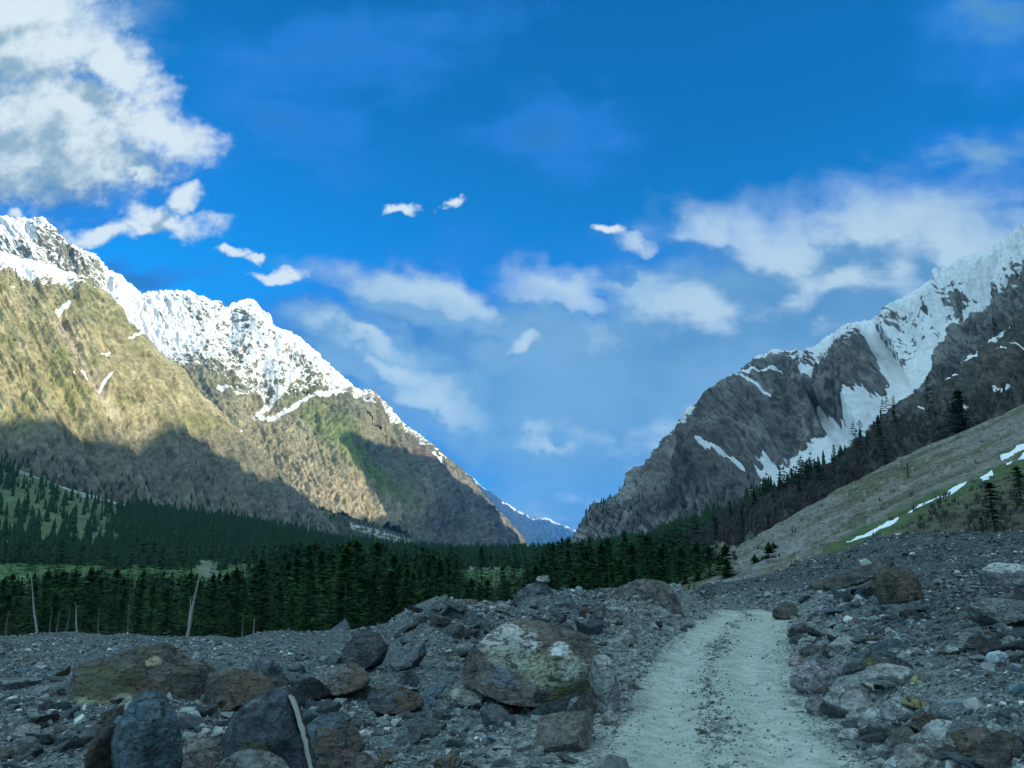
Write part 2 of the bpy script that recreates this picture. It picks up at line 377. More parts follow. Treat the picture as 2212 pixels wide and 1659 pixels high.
Q = Q + Nn * ((big * 80 + med * 40) * (.12 + .88 * cr) + fin * 16 + (spur + bowl) * sst(0, 140, dc))[..., None]
Nn = grid_normals(Q)
t1 = fbm(sk / 45, YD / 140, o=6, gain=.6, s=54); t2 = fbm(XD / 12, YD / 9, o=5, gain=.65, s=55)
alb = np.ones(Q.shape) * np.array([.145, .15, .10])
alb = mixc(alb, sst(-.2, .4, t1), (.20, .18, .125))
line = np.interp(XD, [-400, 300, 400, 480, 560, 640, 700, 760, 830, 880, 960, 1150], [760, 800, 800, 840, 870, 880, 880, 900, 930, 960, 985, 1160])   # snow line
below = YD - line
alb = mixc(alb, sst(-40, 60, below) * sst(60, 10, below) * sst(-.3, .2, t2) * .7, (.10, .13, .045))
alb = mixc(alb, soft(ell(XD, YD, 620, 1010, 210, 80, 35), .7) * .8, (.27, .24, .15))
alb = mixc(alb, soft(ell(XD, YD, 740, 1105, 120, 40, 22), .6) * .8, (.33, .28, .19))
alb = mixc(alb, soft(ell(XD, YD, 770, 1040, 110, 26, 42), .7) * .85, (.115, .165, .03))
alb = mixc(alb, soft(ell(XD, YD, 690, 960, 90, 22, 45), .8) * .7, (.115, .15, .045))
alb = mixc(alb, sst(850, 960, XD) * .75, (.155, .15, .13))
alb = mixc(alb, sst(850, 960, XD) * sst(-.1, .4, t2) * .5, (.085, .09, .08))
alb = mixc(alb, soft(ell(XD, YD, 885, 1012, 52, 22, 45), .6) * .6, (.09, .065, .075))
alb = mixc(alb, soft(ell(XD, YD, 985, 1085, 40, 20, 55), .9) * .5, (.22, .2, .19))
alb = mixc(alb, soft(ell(XD, YD, 815, 862, 36, 20, 45), .6) * .9, (.30, .21, .14))
alb = mixc(alb, sst(.3, .5, fbm(XD / 6, YD / 5, o=3, s=56)) * sst(0, 80, below) * .6, (.05, .06, .03))
led = fbm((XD + .75 * YD) / 36, (YD - .75 * XD) / 6.0, o=5, gain=.62, s=58)
snow = .93 - .42 * sst(.75, .2, Nn[..., 2]) - .22 * sst(-95, 25, below) - .8 * sst(0, 50, below) + .46 * fbm(sk / 13, YD / 22, o=6, gain=.66, s=57)
snow += .34 * t2 + .55 * led - .10
snow += .24 * sst(500, 560, XD) * sst(900, 820, XD) * sst(60, -60, below)
snow -= .15 * soft(ell(XD, YD, 585, 800, 16, 70, -32), .5) + .22 * soft(ell(XD, YD, 440, 835, 90, 22, 15), .8)
snow -= .22 * soft(ell(XD, YD, 115, 520, 40, 34, 40), .6) + .2 * soft(ell(XD, YD, 172, 590, 50, 40, 40), .8) + .25 * soft(ell(XD, YD, 562, 690, 14, 40, -35), .6)
snow += .3 * soft(ell(XD, YD, 340, 705, 110, 55, 25), .8) + .35 * soft(ell(XD, YD, 280, 650, 60, 30, 40), .8) + .35 * soft(ell(XD, YD, 30, 500, 70, 30, 0), .6)
snow -= .5 * soft(ell(XD, YD, 815, 862, 36, 20, 45), .4) + .6 * soft(ell(XD, YD, 790, 925, 22, 40, 0), .5) + .20 * soft(poly_d(XD, YD, [(480, 670, 7), (530, 745, 8), (580, 810, 10)]), .6)
snow -= .35 * sst(905, 960, XD)
for pl in ([(880, 985, 5), (930, 1020, 5), (960, 1050, 3)], [(905, 958, 4), (960, 1000, 3), (1015, 1042, 2)], [(700, 900, 6), (640, 905, 4), (530, 935, 9)], [(610, 860, 8), (540, 925, 6)], [(460, 870, 4), (520, 880, 4)]):
    snow = np.maximum(snow, (.72 + .4 * t2) * soft(poly_d(XD, YD, pl), .5))
snow = np.minimum(snow, .9 - .8 * sst(30, 110, below) * (1 - sst(860, 880, XD) * sst(1060, 1000, YD)))
Q, (alb_, snow_, XD_, YD_) = with_back(Q, [alb, snow, XD, YD], 1600, 1200)
finish('snowmt', 'mountain_range', Q, alb_, snow_, MAT['snowmt']); TERR['snowmt'] = (XD_, YD_, Q)

# ---- far hazy mountains at the valley's end
XD, YD, Q = loft([
    [(850, 930, 19800), (930, 965, 19800), (1000, 1018, 20240), (1020, 1030, 20460), (1040, 1052, 20680), (1060, 1068, 21120), (1075, 1082, 21560), (1098, 1090, 23100), (1120, 1104, 25300), (1150, 1118, 27500), (1166, 1117, 28160), (1180, 1119, 28600), (1205, 1130, 29700), (1232, 1140, 30800), (1280, 1158, 31900), (1400, 1165, 33000)],
    [(850, 1190, 17600), (1060, 1195, 18040), (1150, 1195, 22000), (1400, 1200, 27500)]], 850, 1400, 420, [160], wig=6, seed=8)
dc = YD - YD[0]
r_ = fbm((XD - .5 * dc) / 26, YD / 60, o=5, gain=.6, s=61, ridge=True)
Q = Q + grid_normals(Q) * (r_ * 330 * (.1 + sst(0, 25, dc)))[..., None]
alb = np.ones(Q.shape) * np.array([.03, .038, .045])
snow = sst(22, 2, dc) * .5 + .35 * r_ - .1 + .2 * fbm(XD / 8, YD / 12, o=4, s=62)
Q, (alb_, snow_) = with_back(Q, [alb, snow], 2500, 1200)
finish('far', 'distant_mountains', Q, alb_, snow_, MAT['far'])

# ---- big mountain on the right
XD, YD, Q = loft([
    [(1225, 1180, 2600), (1265, 1137, 2600), (1285, 1112, 2590), (1300, 1092, 2590), (1335, 1070, 2580), (1352, 1056, 2570), (1378, 1025, 2560), (1400, 1003, 2550), (1422, 975, 2540), (1440, 955, 2530), (1462, 925, 2520), (1482, 905, 2510), (1515, 885, 2500), (1540, 868, 2490), (1560, 845, 2480), (1578, 835, 2470), (1620, 818, 2460),
     (1645, 800, 2450), (1665, 772, 2450), (1690, 762, 2440), (1740, 762, 2420), (1762, 748, 2410), (1790, 728, 2400), (1830, 702, 2380), (1862, 697, 2370), (1893, 690, 2360), (1920, 662, 2350), (1960, 640, 2330), (1985, 622, 2320), (2022, 598, 2300), (2045, 585, 2290), (2062, 568, 2280), (2108, 546, 2260), (2120, 552, 2260), (2160, 528, 2240), (2178, 512, 2230), (2212, 494, 2220), (2300, 440, 2200), (2500, 350, 2100), (2800, 260, 2000)],
    [(1225, 1190, 2500), (1400, 1075, 2000), (1560, 960, 1900), (1750, 870, 1850), (1900, 800, 1800), (2212, 640, 1650), (2800, 450, 1500)],
    [(1225, 1250, 2200), (1400, 1260, 1500), (1600, 1230, 1300), (1750, 1200, 1200), (1900, 1120, 1120), (2100, 960, 1050), (2212, 880, 1000), (2500, 700, 950), (2800, 600, 900)]],
    1225, 2800, 960, [230, 230], wig=8, seed=9)
dc = YD - YD[0]; cr = sst(0, 40, dc)
sk = XD + 0.62 * (YD - LOFT0[0])
big = fbm(sk / 110, YD / 420, o=5, gain=.55, s=71, ridge=True)
med = fbm(sk / 30, YD / 70, o=5, gain=.62, s=72, ridge=True)
fin = fbm(XD / 9, YD / 9, o=4, gain=.62, s=73)
gul = [(2150, 600, 14), (2110, 665, 22), (2050, 712, 24), (1990, 765, 34), (1958, 820, 42), (1925, 862, 44), (1890, 900, 44), (1860, 935, 56), (1815, 970, 62), (1760, 1000, 64), (1690, 1030, 46)]
gul2 = [(1880, 720, 10), (1905, 765, 18), (1930, 800, 24), (1950, 830, 24)]
gul3 = [(1755, 858, 4), (1775, 890, 12), (1800, 925, 22), (1830, 945, 30)]
gd = np.minimum(np.minimum(poly_d(XD, YD, gul), poly_d(XD, YD, gul2)), poly_d(XD, YD, gul3))
gpit = soft(gd * .75, .9)
spur = 120 * np.clip(1 - poly_d(XD, YD, [(1700, 765, 20), (1640, 860, 60), (1600, 960, 90), (1560, 1060, 90)]), 0, 1) + 90 * np.clip(1 - poly_d(XD, YD, [(1900, 700, 20), (1850, 800, 45), (1840, 880, 45)]), 0, 1)
Nn = grid_normals(Q)
Q = Q + Nn * (((big * 55 + med * 24) * (.12 + .88 * cr) + fin * 7) * (1 - .75 * gpit) + spur * sst(0, 160, dc) - 60 * gpit * cr)[..., None]
Nn = grid_normals(Q)
t1 = fbm(sk / 40, YD / 60, o=6, gain=.62, s=74); t2 = fbm(XD / 12, YD / 10, o=5, gain=.65, s=75)
alb = np.ones(Q.shape) * np.array([.13, .128, .115])
alb = mixc(alb, sst(-.1, .25, t1), (.225, .22, .20))
alb = mixc(alb, sst(0, .22, t2) * .8, (.05, .05, .048))
alb = mixc(alb, soft(ell(XD, YD, 1395, 1085, 55, 24, -15), .6) * sst(-.35, .1, t2) * .9, (.34, .35, .34))
alb = mixc(alb, soft(ell(XD, YD, 1520, 990, 130, 40, -40), .9) * .5, (.22, .205, .18))
alb = mixc(alb, soft(ell(XD, YD, 1560, 1080, 150, 40, -10), .8) * .7, (.10, .085, .075))
cliff = soft(ell(XD, YD, 1600, 905, 150, 60, -25), .8) + soft(ell(XD, YD, 1860, 790, 50, 60, -20), .6) + soft(ell(XD, YD, 1790, 850, 90, 45, 10), .7) + soft(ell(XD, YD, 2010, 790, 80, 45, -25), .7) + soft(ell(XD, YD, 2060, 620, 22, 60, 10), .6) * .8 + soft(ell(XD, YD, 1950, 690, 70, 30, -30), .8) * .7
snow = -.28 + .95 * sst(1500, 1820, XD) * sst(230, 30, dc) + .70 * sst(70, 0, dc) * sst(1440, 1560, XD) + .42 * sst(1800, 2100, XD) * sst(330, 100, dc)
snow += .62 * fbm(sk / 20, YD / 16, o=6, gain=.66, s=76) + .60 * t2 - .10 - .55 * np.clip(cliff, 0, 1) - (1 - Nn[..., 2]) * .3 + .22
snow += .45 * soft(ell(XD, YD, 1740, 1000, 90, 34, -20), .8)
snow -= .55 * sst(.08, .3, fbm(XD / 50, YD / 42, o=4, s=79)) * sst(12, 45, dc) * sst(1750, 1850, XD)
led = fbm((XD - .62 * YD) / 42, (YD + .62 * XD) / 6.5, o=5, gain=.6, s=78)
snow += (.62 * led + .16) * sst(1470, 1560, XD) * sst(190, 60, dc) + .40 * led * sst(1500, 1700, XD)
snow = np.maximum(snow, 1.05 * soft(gd + .28 * fbm(XD / 14, YD / 14, o=4, s=77), .25))
for pl in ([(1590, 935, 1.6), (1660, 870, 2), (1700, 840, 1.5)], [(1440, 970, 1), (1520, 930, 1.6), (1560, 900, 1)], [(1620, 880, 2), (1680, 893, 5)], [(1745, 830, 7), (1770, 815, 5)], [(1580, 1070, 5), (1625, 1055, 6)], [(1570, 965, 4), (1600, 955, 4)], [(1560, 1040, 6), (1572, 1010, 5)]):
    snow = np.maximum(snow, (.8 + .35 * t2) * soft(poly_d(XD, YD, pl), .5))
Q, (alb_, snow_, XD_, YD_) = with_back(Q, [alb, snow, XD, YD], 900, 700)
finish('right', 'mountain_flank', Q, alb_, snow_, MAT['right']); TERR['right'] = (XD_, YD_, Q)

# ---- nearer dark wooded slope on the right
XD, YD, Q = loft([
    [(1180, 1195, 1800), (1260, 1185, 1500), (1400, 1165, 1050), (1480, 1140, 900), (1580, 1100, 800), (1660, 1070, 740), (1720, 1052, 700), (1800, 1008, 650), (1850, 985, 620), (1885, 950, 600), (1905, 915, 590), (1930, 882, 580), (1960, 860, 570), (1990, 846, 560), (2050, 822, 540), (2080, 800, 530), (2110, 775, 520), (2135, 745, 515), (2160, 725, 510), (2185, 700, 505), (2212, 672, 500), (2300, 600, 490), (2500, 500, 470)],
    [(1180, 1222, 600), (1400, 1235, 420), (1500, 1225, 380), (1600, 1185, 350), (1800, 1080, 345), (2000, 985, 345), (2212, 895, 345), (2500, 790, 340)],
    [(1180, 1300, 210), (1400, 1300, 200), (1480, 1300, 215), (1560, 1290, 270), (1620, 1270, 320), (1800, 1190, 335), (2212, 1000, 338), (2500, 900, 340)]],
    1180, 2500, 800, [230, 110], wig=8, seed=12)
dc = YD - YD[0]; cr = sst(0, 30, dc); sk = XD + .7 * (YD - LOFT0[0])
Nn = grid_normals(Q)
big = fbm(sk / 90, YD / 200, o=5, gain=.55, s=81, ridge=True); fin = fbm(XD / 12, YD / 10, o=5, gain=.62, s=82)
amp = sst(1300, 1700, XD)
Q = Q + Nn * ((big * 11 * (.2 + .8 * cr) + fin * 3.0) * (.15 + .85 * amp))[..., None]
t1 = fbm(sk / 40, YD / 50, o=6, gain=.62, s=83); t2 = fbm(XD / 9, YD / 7, o=5, gain=.65, s=84)
alb = np.ones(Q.shape) * np.array([.062, .058, .05])
alb = mixc(alb, sst(-.2, .35, t2), (.105, .095, .08)); alb = mixc(alb, sst(.0, .3, t1) * .6, (.035, .038, .028))
br = soft(ell(XD, YD, 1640, 1140, 190, 40, -25), .7); alb = mixc(alb, br * .7, (.10, .083, .07))
alb = mixc(alb, sst(1225, 1250, YD + 25 * t1) * sst(1560, 1400, XD) * .8, (.09, .12, .055))
alb = mixc(alb, soft(ell(XD, YD, 1560, 1215, 90, 18, -25), .5) * .9, (.20, .19, .165))
snow = -.5 + .75 * soft(ell(XD, YD, 2120, 775, 60, 18, -42), .8) + .35 * fbm(sk / 18, YD / 16, o=4, s=85) + .25 * sst(1850, 2100, XD) * sst(140, 20, dc)
for pl in ([(2060, 835, 3), (2110, 795, 5), (2160, 745, 6), (2195, 705, 4)], [(2155, 855, 3), (2185, 838, 5), (2200, 830, 3)], [(2160, 890, 4), (2166, 872, 3)], [(1985, 880, 2), (2000, 876, 2)], [(2070, 905, 3), (2100, 895, 5)], [(2170, 765, 2), (2240, 758, 2)]):
    snow = np.maximum(snow, (.75 + .35 * t2) * soft(poly_d(XD, YD, pl), .5))
Q, (alb_, snow_, XD_, YD_) = with_back(Q, [alb, snow, XD, YD], 150, 120)
finish('near', 'wooded_slope', Q, alb_, snow_, MAT['near']); TERR['near'] = (XD_, YD_, Q)

# ---- talus and grass slope on the right
XD, YD, Q = loft([
    [(1380, 1300, 130), (1440, 1272, 140), (1490, 1247, 160), (1540, 1216, 190), (1600, 1180, 225), (1700, 1120, 260), (1800, 1064, 280), (1900, 1012, 295), (2000, 965, 303), (2100, 922, 310), (2212, 872, 320), (2600, 720, 330)],
    [(1380, 1330, 70), (1600, 1310, 60), (1800, 1275, 58), (2212, 1210, 55), (2600, 1180, 52)]], 1380, 2600, 900, [420], wig=0)
t1 = fbm(XD / 60, YD / 40, o=6, gain=.6, s=91); t2 = fbm(XD / 8, YD / 5, o=5, gain=.65, s=92)
Q = Q + np.array([0, 0, 1.0]) * (fbm(Q[..., 0] / 14, Q[..., 1] / 14, o=6, gain=.55, s=93) * 1.6 * sst(1440, 1600, XD))[..., None]
off = (YD - YD[0])                     # below the upper edge of the slope
alb = np.ones(Q.shape) * np.array([.165, .155, .125])
strip = fbm((off + .12 * XD * 0) / 16 + .25 * t1, XD / 260, o=4, s=94)
alb = mixc(alb, sst(-.05, .15, strip) * .9, (.085, .088, .042))
alb = mixc(alb, soft(ell(XD, YD, 1660, 1210, 150, 20, -31), .6) * .9, (.19, .185, .17))
lineg = np.interp(XD, [1400, 1700, 1780, 1850, 1950, 2050, 2212, 2600], [1330, 1243, 1195, 1150, 1095, 1055, 985, 860])   # where grass begins
bel = YD - lineg + 10 * t1
alb = mixc(alb, sst(-8, 6, bel) * .95, (.058, .095, .028))
alb = mixc(alb, sst(24, 55, bel) * .9, (.088, .082, .045)); alb = mixc(alb, sst(60, 95, bel) * sst(1950, 2080, XD) * .7, (.065, .058, .042))
alb = mixc(alb, sst(.05, .3, t2) * .6, (.06, .06, .035)); alb = mixc(alb, sst(.15, .4, -t2) * .6 * sst(0, -20, bel), (.25, .24, .21))
snow = -.5 + 0 * XD
for pl in ([(1830, 1171, 1.6), (1880, 1150, 3.2), (1925, 1129, 2.8), (1940, 1121, 1)], [(1962, 1108, 1), (1990, 1093, 3), (2060, 1058, 3), (2092, 1042, 1)],
           [(2120, 1030, 3), (2142, 1020, 3)], [(2166, 992, 4), (2200, 972, 8), (2230, 960, 8)], [(2124, 1038, 2), (2135, 1035, 2)], [(2176, 1006, 2), (2215, 984, 4)]):
    snow = np.maximum(snow, 1.0 * soft(poly_d(XD, YD, pl) + .25 * t2, .3))
Q, (alb_, snow_, XD_, YD_) = with_back(Q, [alb, snow, XD, YD], 40, 25, 6)
finish('scree', 'talus_slope', Q, alb_, snow_, MAT['scree']); TERR['scree'] = (XD_, YD_, Q)

# ---- valley floor and the wooded fan on the left
XD, YD, Q = loft([
    [(-420, 900, 1150), (-100, 965, 1250), (0, 1000, 1300), (130, 1048, 1340), (330, 1108, 1400), (500, 1128, 1500), (600, 1148, 1600), (740, 1178, 1800), (850, 1190, 1950), (1000, 1196, 2100), (1230, 1192, 2200), (1500, 1190, 2000), (1800, 1190, 1500)],
    [(-420, 1180, 640), (0, 1196, 700), (300, 1206, 740), (550, 1210, 780), (800, 1212, 850), (1000, 1214, 900), (1300, 1214, 800), (1800, 1212, 700)],
    [(-420, 1262, 380), (1800, 1262, 380)],
    [(-420, 1400, 130), (1800, 1400, 130)],
    [(-420, 1560, 58), (700, 1560, 58), (1200, 1520, 56), (1800, 1480, 54)]], -420, 1800, 900, [200, 90, 90, 50], wig=0)
# a wider bulge where the wooded fan leaves the hill
t1 = fbm(Q[..., 0] / 120, Q[..., 1] / 160, o=5, s=101); t2 = fbm(XD / 12, YD / 5, o=5, gain=.6, s=102)
Q[..., 2] += t1 * 7 * sst(150, 500, Q[..., 1])
alb = np.ones(Q.shape) * np.array([.045, .062, .028])
alb = mixc(alb, sst(.0, .35, t1) * .5, (.07, .085, .04))
hill = sst(420, 120, XD + 30 * t2) * sst(1195, 1170, YD); alb = mixc(alb, hill * .9, (.075, .12, .045)); alb = mixc(alb, hill * sst(0, .35, t2) * .6, (.13, .15, .08))
mead = sst(1218, 1224, YD + 8 * t1) * sst(1275, 1262, YD) * sst(640, 560, XD + 40 * t1)
alb = mixc(alb, mead, (.06, .125, .032)); alb = mixc(alb, mead * sst(0, .3, t2) * .6, (.085, .13, .05))
alb = mixc(alb, soft(ell(XD, YD, 760, 1232, 60, 30), .5) * .8, (.12, .13, .09))
alb = mixc(alb, soft(ell(XD, YD, 1075, 1240, 85, 22), .4), (.075, .135, .045)); alb = mixc(alb, soft(ell(XD, YD, 1030, 1226, 50, 5), .4), (.20, .19, .16))
alb = mixc(alb, soft(ell(XD, YD, 1310, 1232, 90, 14), .5), (.10, .13, .06))
alb = mixc(alb, soft(poly_d(XD, YD, [(-300, 920, 14), (0, 990, 12), (60, 1015, 10), (130, 1038, 10), (180, 1062, 11), (240, 1078, 9), (275, 1090, 5)]), .3) * sst(-.5, -.1, t2), (.30, .30, .27))
alb = mixc(alb, soft(ell(XD, YD, 318, 1101, 14, 4), .4), (.42, .42, .38))
alb = mixc(alb, soft(ell(XD, YD, 450, 1233, 50, 16, 35), .5) * .9, (.14, .17, .11))
Q, (alb_, XD_, YD_) = with_back(Q, [alb, XD, YD], 300, 60, 6)
finish('valley', 'valley_ground', Q, alb_, None, MAT['valley']); TERR['valley'] = (XD_, YD_, Q)

# ---- wooded bench at the foot of the far left mountain
XD, YD, Q = loft([
    [(600, 1090, 3000), (700, 1105, 3000), (760, 1118, 3000), (830, 1140, 3050), (900, 1165, 3150), (960, 1185, 3250), (1060, 1200, 3400)],
    [(600, 1205, 2650), (1060, 1215, 2700)]], 600, 1060, 240, [80], wig=2, seed=4)
t2 = fbm(XD / 9, YD / 6, o=4, s=111)
alb = np.ones(Q.shape) * np.array([.05, .06, .035]); alb = mixc(alb, soft(poly_d(XD, YD, [(760, 1135, 6), (830, 1156, 8), (900, 1178, 5)]), .6) * sst(-.1, .15, t2), (.36, .34, .30))
Q, (alb_, XD_, YD_) = with_back(Q, [alb, XD, YD], 500, 100, 4)
finish('bench', 'wooded_bench', Q, alb_, None, MAT['valley']); TERR['bench'] = (XD_, YD_, Q)

# ---- base sheet out to the horizon
me = mesh_np('terrain_base', np.array([(-8900, -9500, -40), (8900, -9500, -40), (8900, 36400, -40), (-8900, 36400, -40)]), np.array([[0, 1, 2, 3]]), MAT['valley'], False, {'alb': np.full((4, 3), .06)})
tag(obj('terrain', me), kind='structure')

# ---- the ridge beyond the frame on the right whose shadow lies over the valley: its crest follows from the edge of that shadow
RX = 2600.0
def hit(name, x, y):
    XD_, YD_, Q_ = TERR[name]; q = Q_.reshape(-1, 3)
    px, py = back(q[:, 0], q[:, 1], q[:, 2]); k = np.argsort(np.hypot(px - x, py - y))[:40]
    return q[k[np.argmin(q[k, 1])]]
edge = [('left', p) for p in [(-60, 915), (0, 910), (60, 900), (120, 888), (180, 905), (215, 930), (250, 975), (285, 985), (312, 955), (335, 928), (365, 915), (400, 912), (428, 935), (455, 962), (500, 985), (560, 1020), (610, 1060)]]
edge2 = [('snowmt', p) for p in [(880, 1150), (845, 1110), (815, 1060), (780, 1010), (745, 960), (730, 925), (800, 945), (870, 960), (930, 985)]]
pts = []
for nm, (x, y) in edge + edge2:
    q = hit(nm, x, y); t = (RX - q[0]) / SD[0]; c_ = q + t * SD; pts.append((c_[1], c_[2], nm, x, y, q[1]))
pts1 = sorted([p for p in pts])
print('RIDGE', [(round(p[0]), round(p[1]), p[2], p[3]) for p in pts1])
ky = np.array([p[0] for p in pts1]); kz = np.array([p[1] for p in pts1])
ky = np.concatenate([[-9000, -5000, ky[0] - 600], ky, [ky[-1] + 350, ky[-1] + 950, ky[-1] + 1700, 7000]]); kz = np.concatenate([[1500, 1800, kz[0] + 120], kz, [kz[-1] - 30, 1230, 500, 400]])
nyr = 700; yy = np.linspace(-9000, 7000, nyr); zz = np.interp(yy, ky, kz)
zz = np.convolve(np.pad(zz, 3, mode='edge'), np.ones(7) / 7, 'valid')
vv = np.concatenate([np.linspace(-1, 0, 30), np.linspace(0, 1, 30)[1:]])
XX = RX + vv[:, None] * 1500 + 0 * yy; ZZ = zz[None] * (1 - np.abs(vv)[:, None] ** 0.85); YY = yy[None] + 0 * XX
amp = sst(0, .25, np.abs(vv))[:, None]
ZZ = ZZ + amp * 120 * fbm(XX / 500, YY / 500, o=5, s=121, ridge=True) - 40 * np.abs(vv)[:, None]
Q = np.stack([XX, YY, ZZ], -1)
alb = np.ones(Q.shape) * np.array([.13, .12, .10]); snow = sst(1100, 1500, ZZ) * .8
finish('ridge', 'shadowing_ridge', Q, alb, snow, MAT['right'])

# ================================================================== the near ground: rubble flat, mound, road, right bank
def ye(y):  return -CAMZ / ray(1106, y)[1]
ROAD = []
for y_, xl, xr in [(1659, 1330, 1860), (1560, 1360, 1765), (1480, 1385, 1710), (1400, 1432, 1695), (1350, 1495, 1702), (1328, 1555, 1705)]:
    Yr = ye(y_); ROAD.append((ray(xl, y_)[0] * Yr, ray(xr, y_)[0] * Yr, Yr))
ROAD = [(ROAD[0][0] - 2.6, ROAD[0][1] - 3.0, 0.5)] + ROAD
ROAD += [(ROAD[-1][0] - 1.5, ROAD[-1][1] - .9, 38), (ROAD[-1][0] - 8, ROAD[-1][1] - 7, 44), (ROAD[-1][0] - 22, ROAD[-1][1] - 21, 52)]
ROAD = np.array(ROAD, float)
def road_lr(Y): return np.interp(Y, ROAD[:, 2], ROAD[:, 0]), np.interp(Y, ROAD[:, 2], ROAD[:, 1])
MC = []
for x_, y_, Y_ in [(700, 1405, 20), (835, 1356, 22.5), (900, 1318, 24), (960, 1300, 24.5), (1060, 1310, 25.5), (1165, 1282, 27), (1250, 1282, 29), (1340, 1275, 31), (1430, 1272, 33), (1500, 1280, 36)]:
    MC.append(P(x_, y_, Y_))
MC = np.array(MC)
SKY = [(-420, 1385), (0, 1376), (140, 1372), (230, 1378), (330, 1377), (470, 1382), (520, 1388), (560, 1378), (620, 1368), (700, 1362), (780, 1358), (835, 1352), (860, 1335), (900, 1313), (945, 1296), (975, 1300), (1030, 1306), (1075, 1310), (1110, 1306), (1130, 1278), (1165, 1266), (1200, 1274),
       (1240, 1270), (1280, 1274), (1340, 1268), (1400, 1262), (1450, 1264), (1490, 1272), (1530, 1268), (1570, 1262), (1640, 1250), (1700, 1238), (1750, 1214), (1790, 1205), (1840, 1188), (1880, 1166), (1940, 1158), (2050, 1154), (2130, 1158), (2212, 1148), (2600, 1120)]
def H0(X, Y):
    X = np.asarray(X, float); Y = np.asarray(Y, float)
    t = X / Y
    l, r = road_lr(Y)
    zl = -2.1 * sst(12, 48, Y) - .35 * sst(0, 6, l - X) * sst(30, 14, Y)
    # mound
    best = np.full(X.shape, 1e9); hz = np.zeros(X.shape); by = np.zeros(X.shape)
    for a, b in zip(MC[:-1], MC[1:]):
        dx_, dy_ = b[0] - a[0], b[1] - a[1]; s_ = np.clip(((X - a[0]) * dx_ + (Y - a[1]) * dy_) / (dx_ * dx_ + dy_ * dy_), 0, 1)
        d_ = np.hypot(X - a[0] - s_ * dx_, Y - a[1] - s_ * dy_); m_ = d_ < best
        best = np.where(m_, d_, best); hz = np.where(m_, a[2] + s_ * (b[2] - a[2]), hz); by = np.where(m_, a[1] + s_ * dy_, by)
    g_ = np.exp(-(best / 5.2) ** 2 * .9)
    zl = zl + (hz - zl) * g_
    behind = sst(1.5, 9, best) * (Y > by) * sst(-.10, -.02, t)
    zl = zl - 9 * behind * (X < l)
    db = np.clip(X - r, 0, None)
    zr = .55 * sst(0, 2.2, db) + .145 * db + .35 * sst(3, 14, db) * fbm(X / 9, Y / 9, s=201, o=2)
    dr = np.maximum(l - X, X - r)                   # <0 on the road
    z = np.where(X > (l + r) / 2, zr, zl)
    z = z * sst(-.25, 1.6, dr)
    past = sst(34, 44, Y)
    zfar = .10 * (Y - 36) - .3
    z = z * (1 - past * sst(-2, 2, X - l)) + past * sst(-2, 2, X - l) * np.maximum(zfar * .6 + .1 * np.clip(X - 10, 0, 30), z * .0 + .14 * np.clip(X - 9, 0, 60))
    return z
# the skyline of the near ground, matched column by column
_t = np.linspace(-1.05, 1.05, 420); _Y = np.linspace(15, 60, 220)
TS, ES = ray(*np.array(SKY, float).T); o_ = np.argsort(TS); TS, ES = TS[o_], ES[o_]
_z = H0(_t[None] * _Y[:, None], _Y[:, None] + 0 * _t[None]); _e = (_z - CAMZ) / _Y[:, None]
lim = np.interp(_t, [-.6, -.2, -.1, 0, .05, .22, .25, 1], [48, 46, 27, 28, 32, 40, 52, 52])
_e = np.where(_Y[:, None] > lim[None], -9, _e)
k_ = np.argmax(_e, 0); YC = _Y[k_]; DE = np.interp(_t, TS, ES) - _e.max(0)
ker = np.hanning(9); ker /= ker.sum(); YC = np.convolve(np.pad(YC, 4, mode='edge'), ker, 'valid')
def H(X, Y, detail=True):
    X = np.asarray(X, float); Y = np.asarray(Y, float); t = X / np.maximum(Y, .1)
    z = H0(X, Y); yc = np.interp(t, _t, YC); de = np.interp(t, _t, DE); lm = np.interp(t, _t, lim)
    wdt = np.where(Y < yc, 8.0, 14.0)
    l, r = road_lr(Y); dr = np.maximum(l - X, X - r); off = sst(-.2, 1.4, dr)
    z = z + de * Y * np.exp(-((Y - yc) / wdt) ** 2) * np.where(Y > 33, 1, off)
    z = z - 12 * sst(0, 10, Y - lm - 1.5)
    if detail:
        z = z + off * (.16 * fbm(X / 1.9, Y / 1.9, o=5, gain=.55, s=211) + .30 * fbm(X / 6, Y / 6, o=2, s=212)) * sst(0, 4, Y)
        c_ = (X - (l + r) / 2) / np.maximum(r - l, .5)
        rut = np.exp(-((np.abs(c_ + .03) - .25) / .10) ** 2)
        z = z + (1 - off) * (-.06 * rut + .014 * fbm(X / .6, Y / 2.6, o=2, s=213) + .03 * np.exp(-(c_ / .09) ** 2))
    return z
ncol, nrow = 1150, 620
tt = np.linspace(-1.0, 1.0, ncol); Yr = np.concatenate([np.linspace(1.2, 9, 60)[:-1], np.geomspace(9, 64, nrow - 59)])
GX = tt[None] * Yr[:, None]; GY = Yr[:, None] + 0 * tt[None]
GZ = H(GX, GY)
Q = np.stack([GX, GY, GZ], -1)
l_, r_ = road_lr(GY); dr = np.maximum(l_ - GX, GX - r_)
n1 = fbm(GX / 1.1, GY / 1.1, o=5, gain=.6, s=221); n2 = fbm(GX / .35, GY / .35, o=3, s=222); n3 = fbm(GX / 7, GY / 7, o=3, s=223)
onroad = sst(.45, -.35, dr + .85 * n1 + .35 * n2) * sst(36.5, 34.5, GY)
alb = np.ones(Q.shape) * np.array([.10, .122, .12])
alb = mixc(alb, sst(0, .4, n3) * .5, (.14, .168, .162)); alb = mixc(alb, sst(.0, .35, n1) * .5, (.066, .082, .082))
alb = mixc(alb, (GX > r_) * sst(2, 6, dr) * .55, (.042, .056, .055))
alb = mixc(alb, sst(2.6, .2, dr) * sst(36, 33, GY) * .7, (.26, .285, .255))
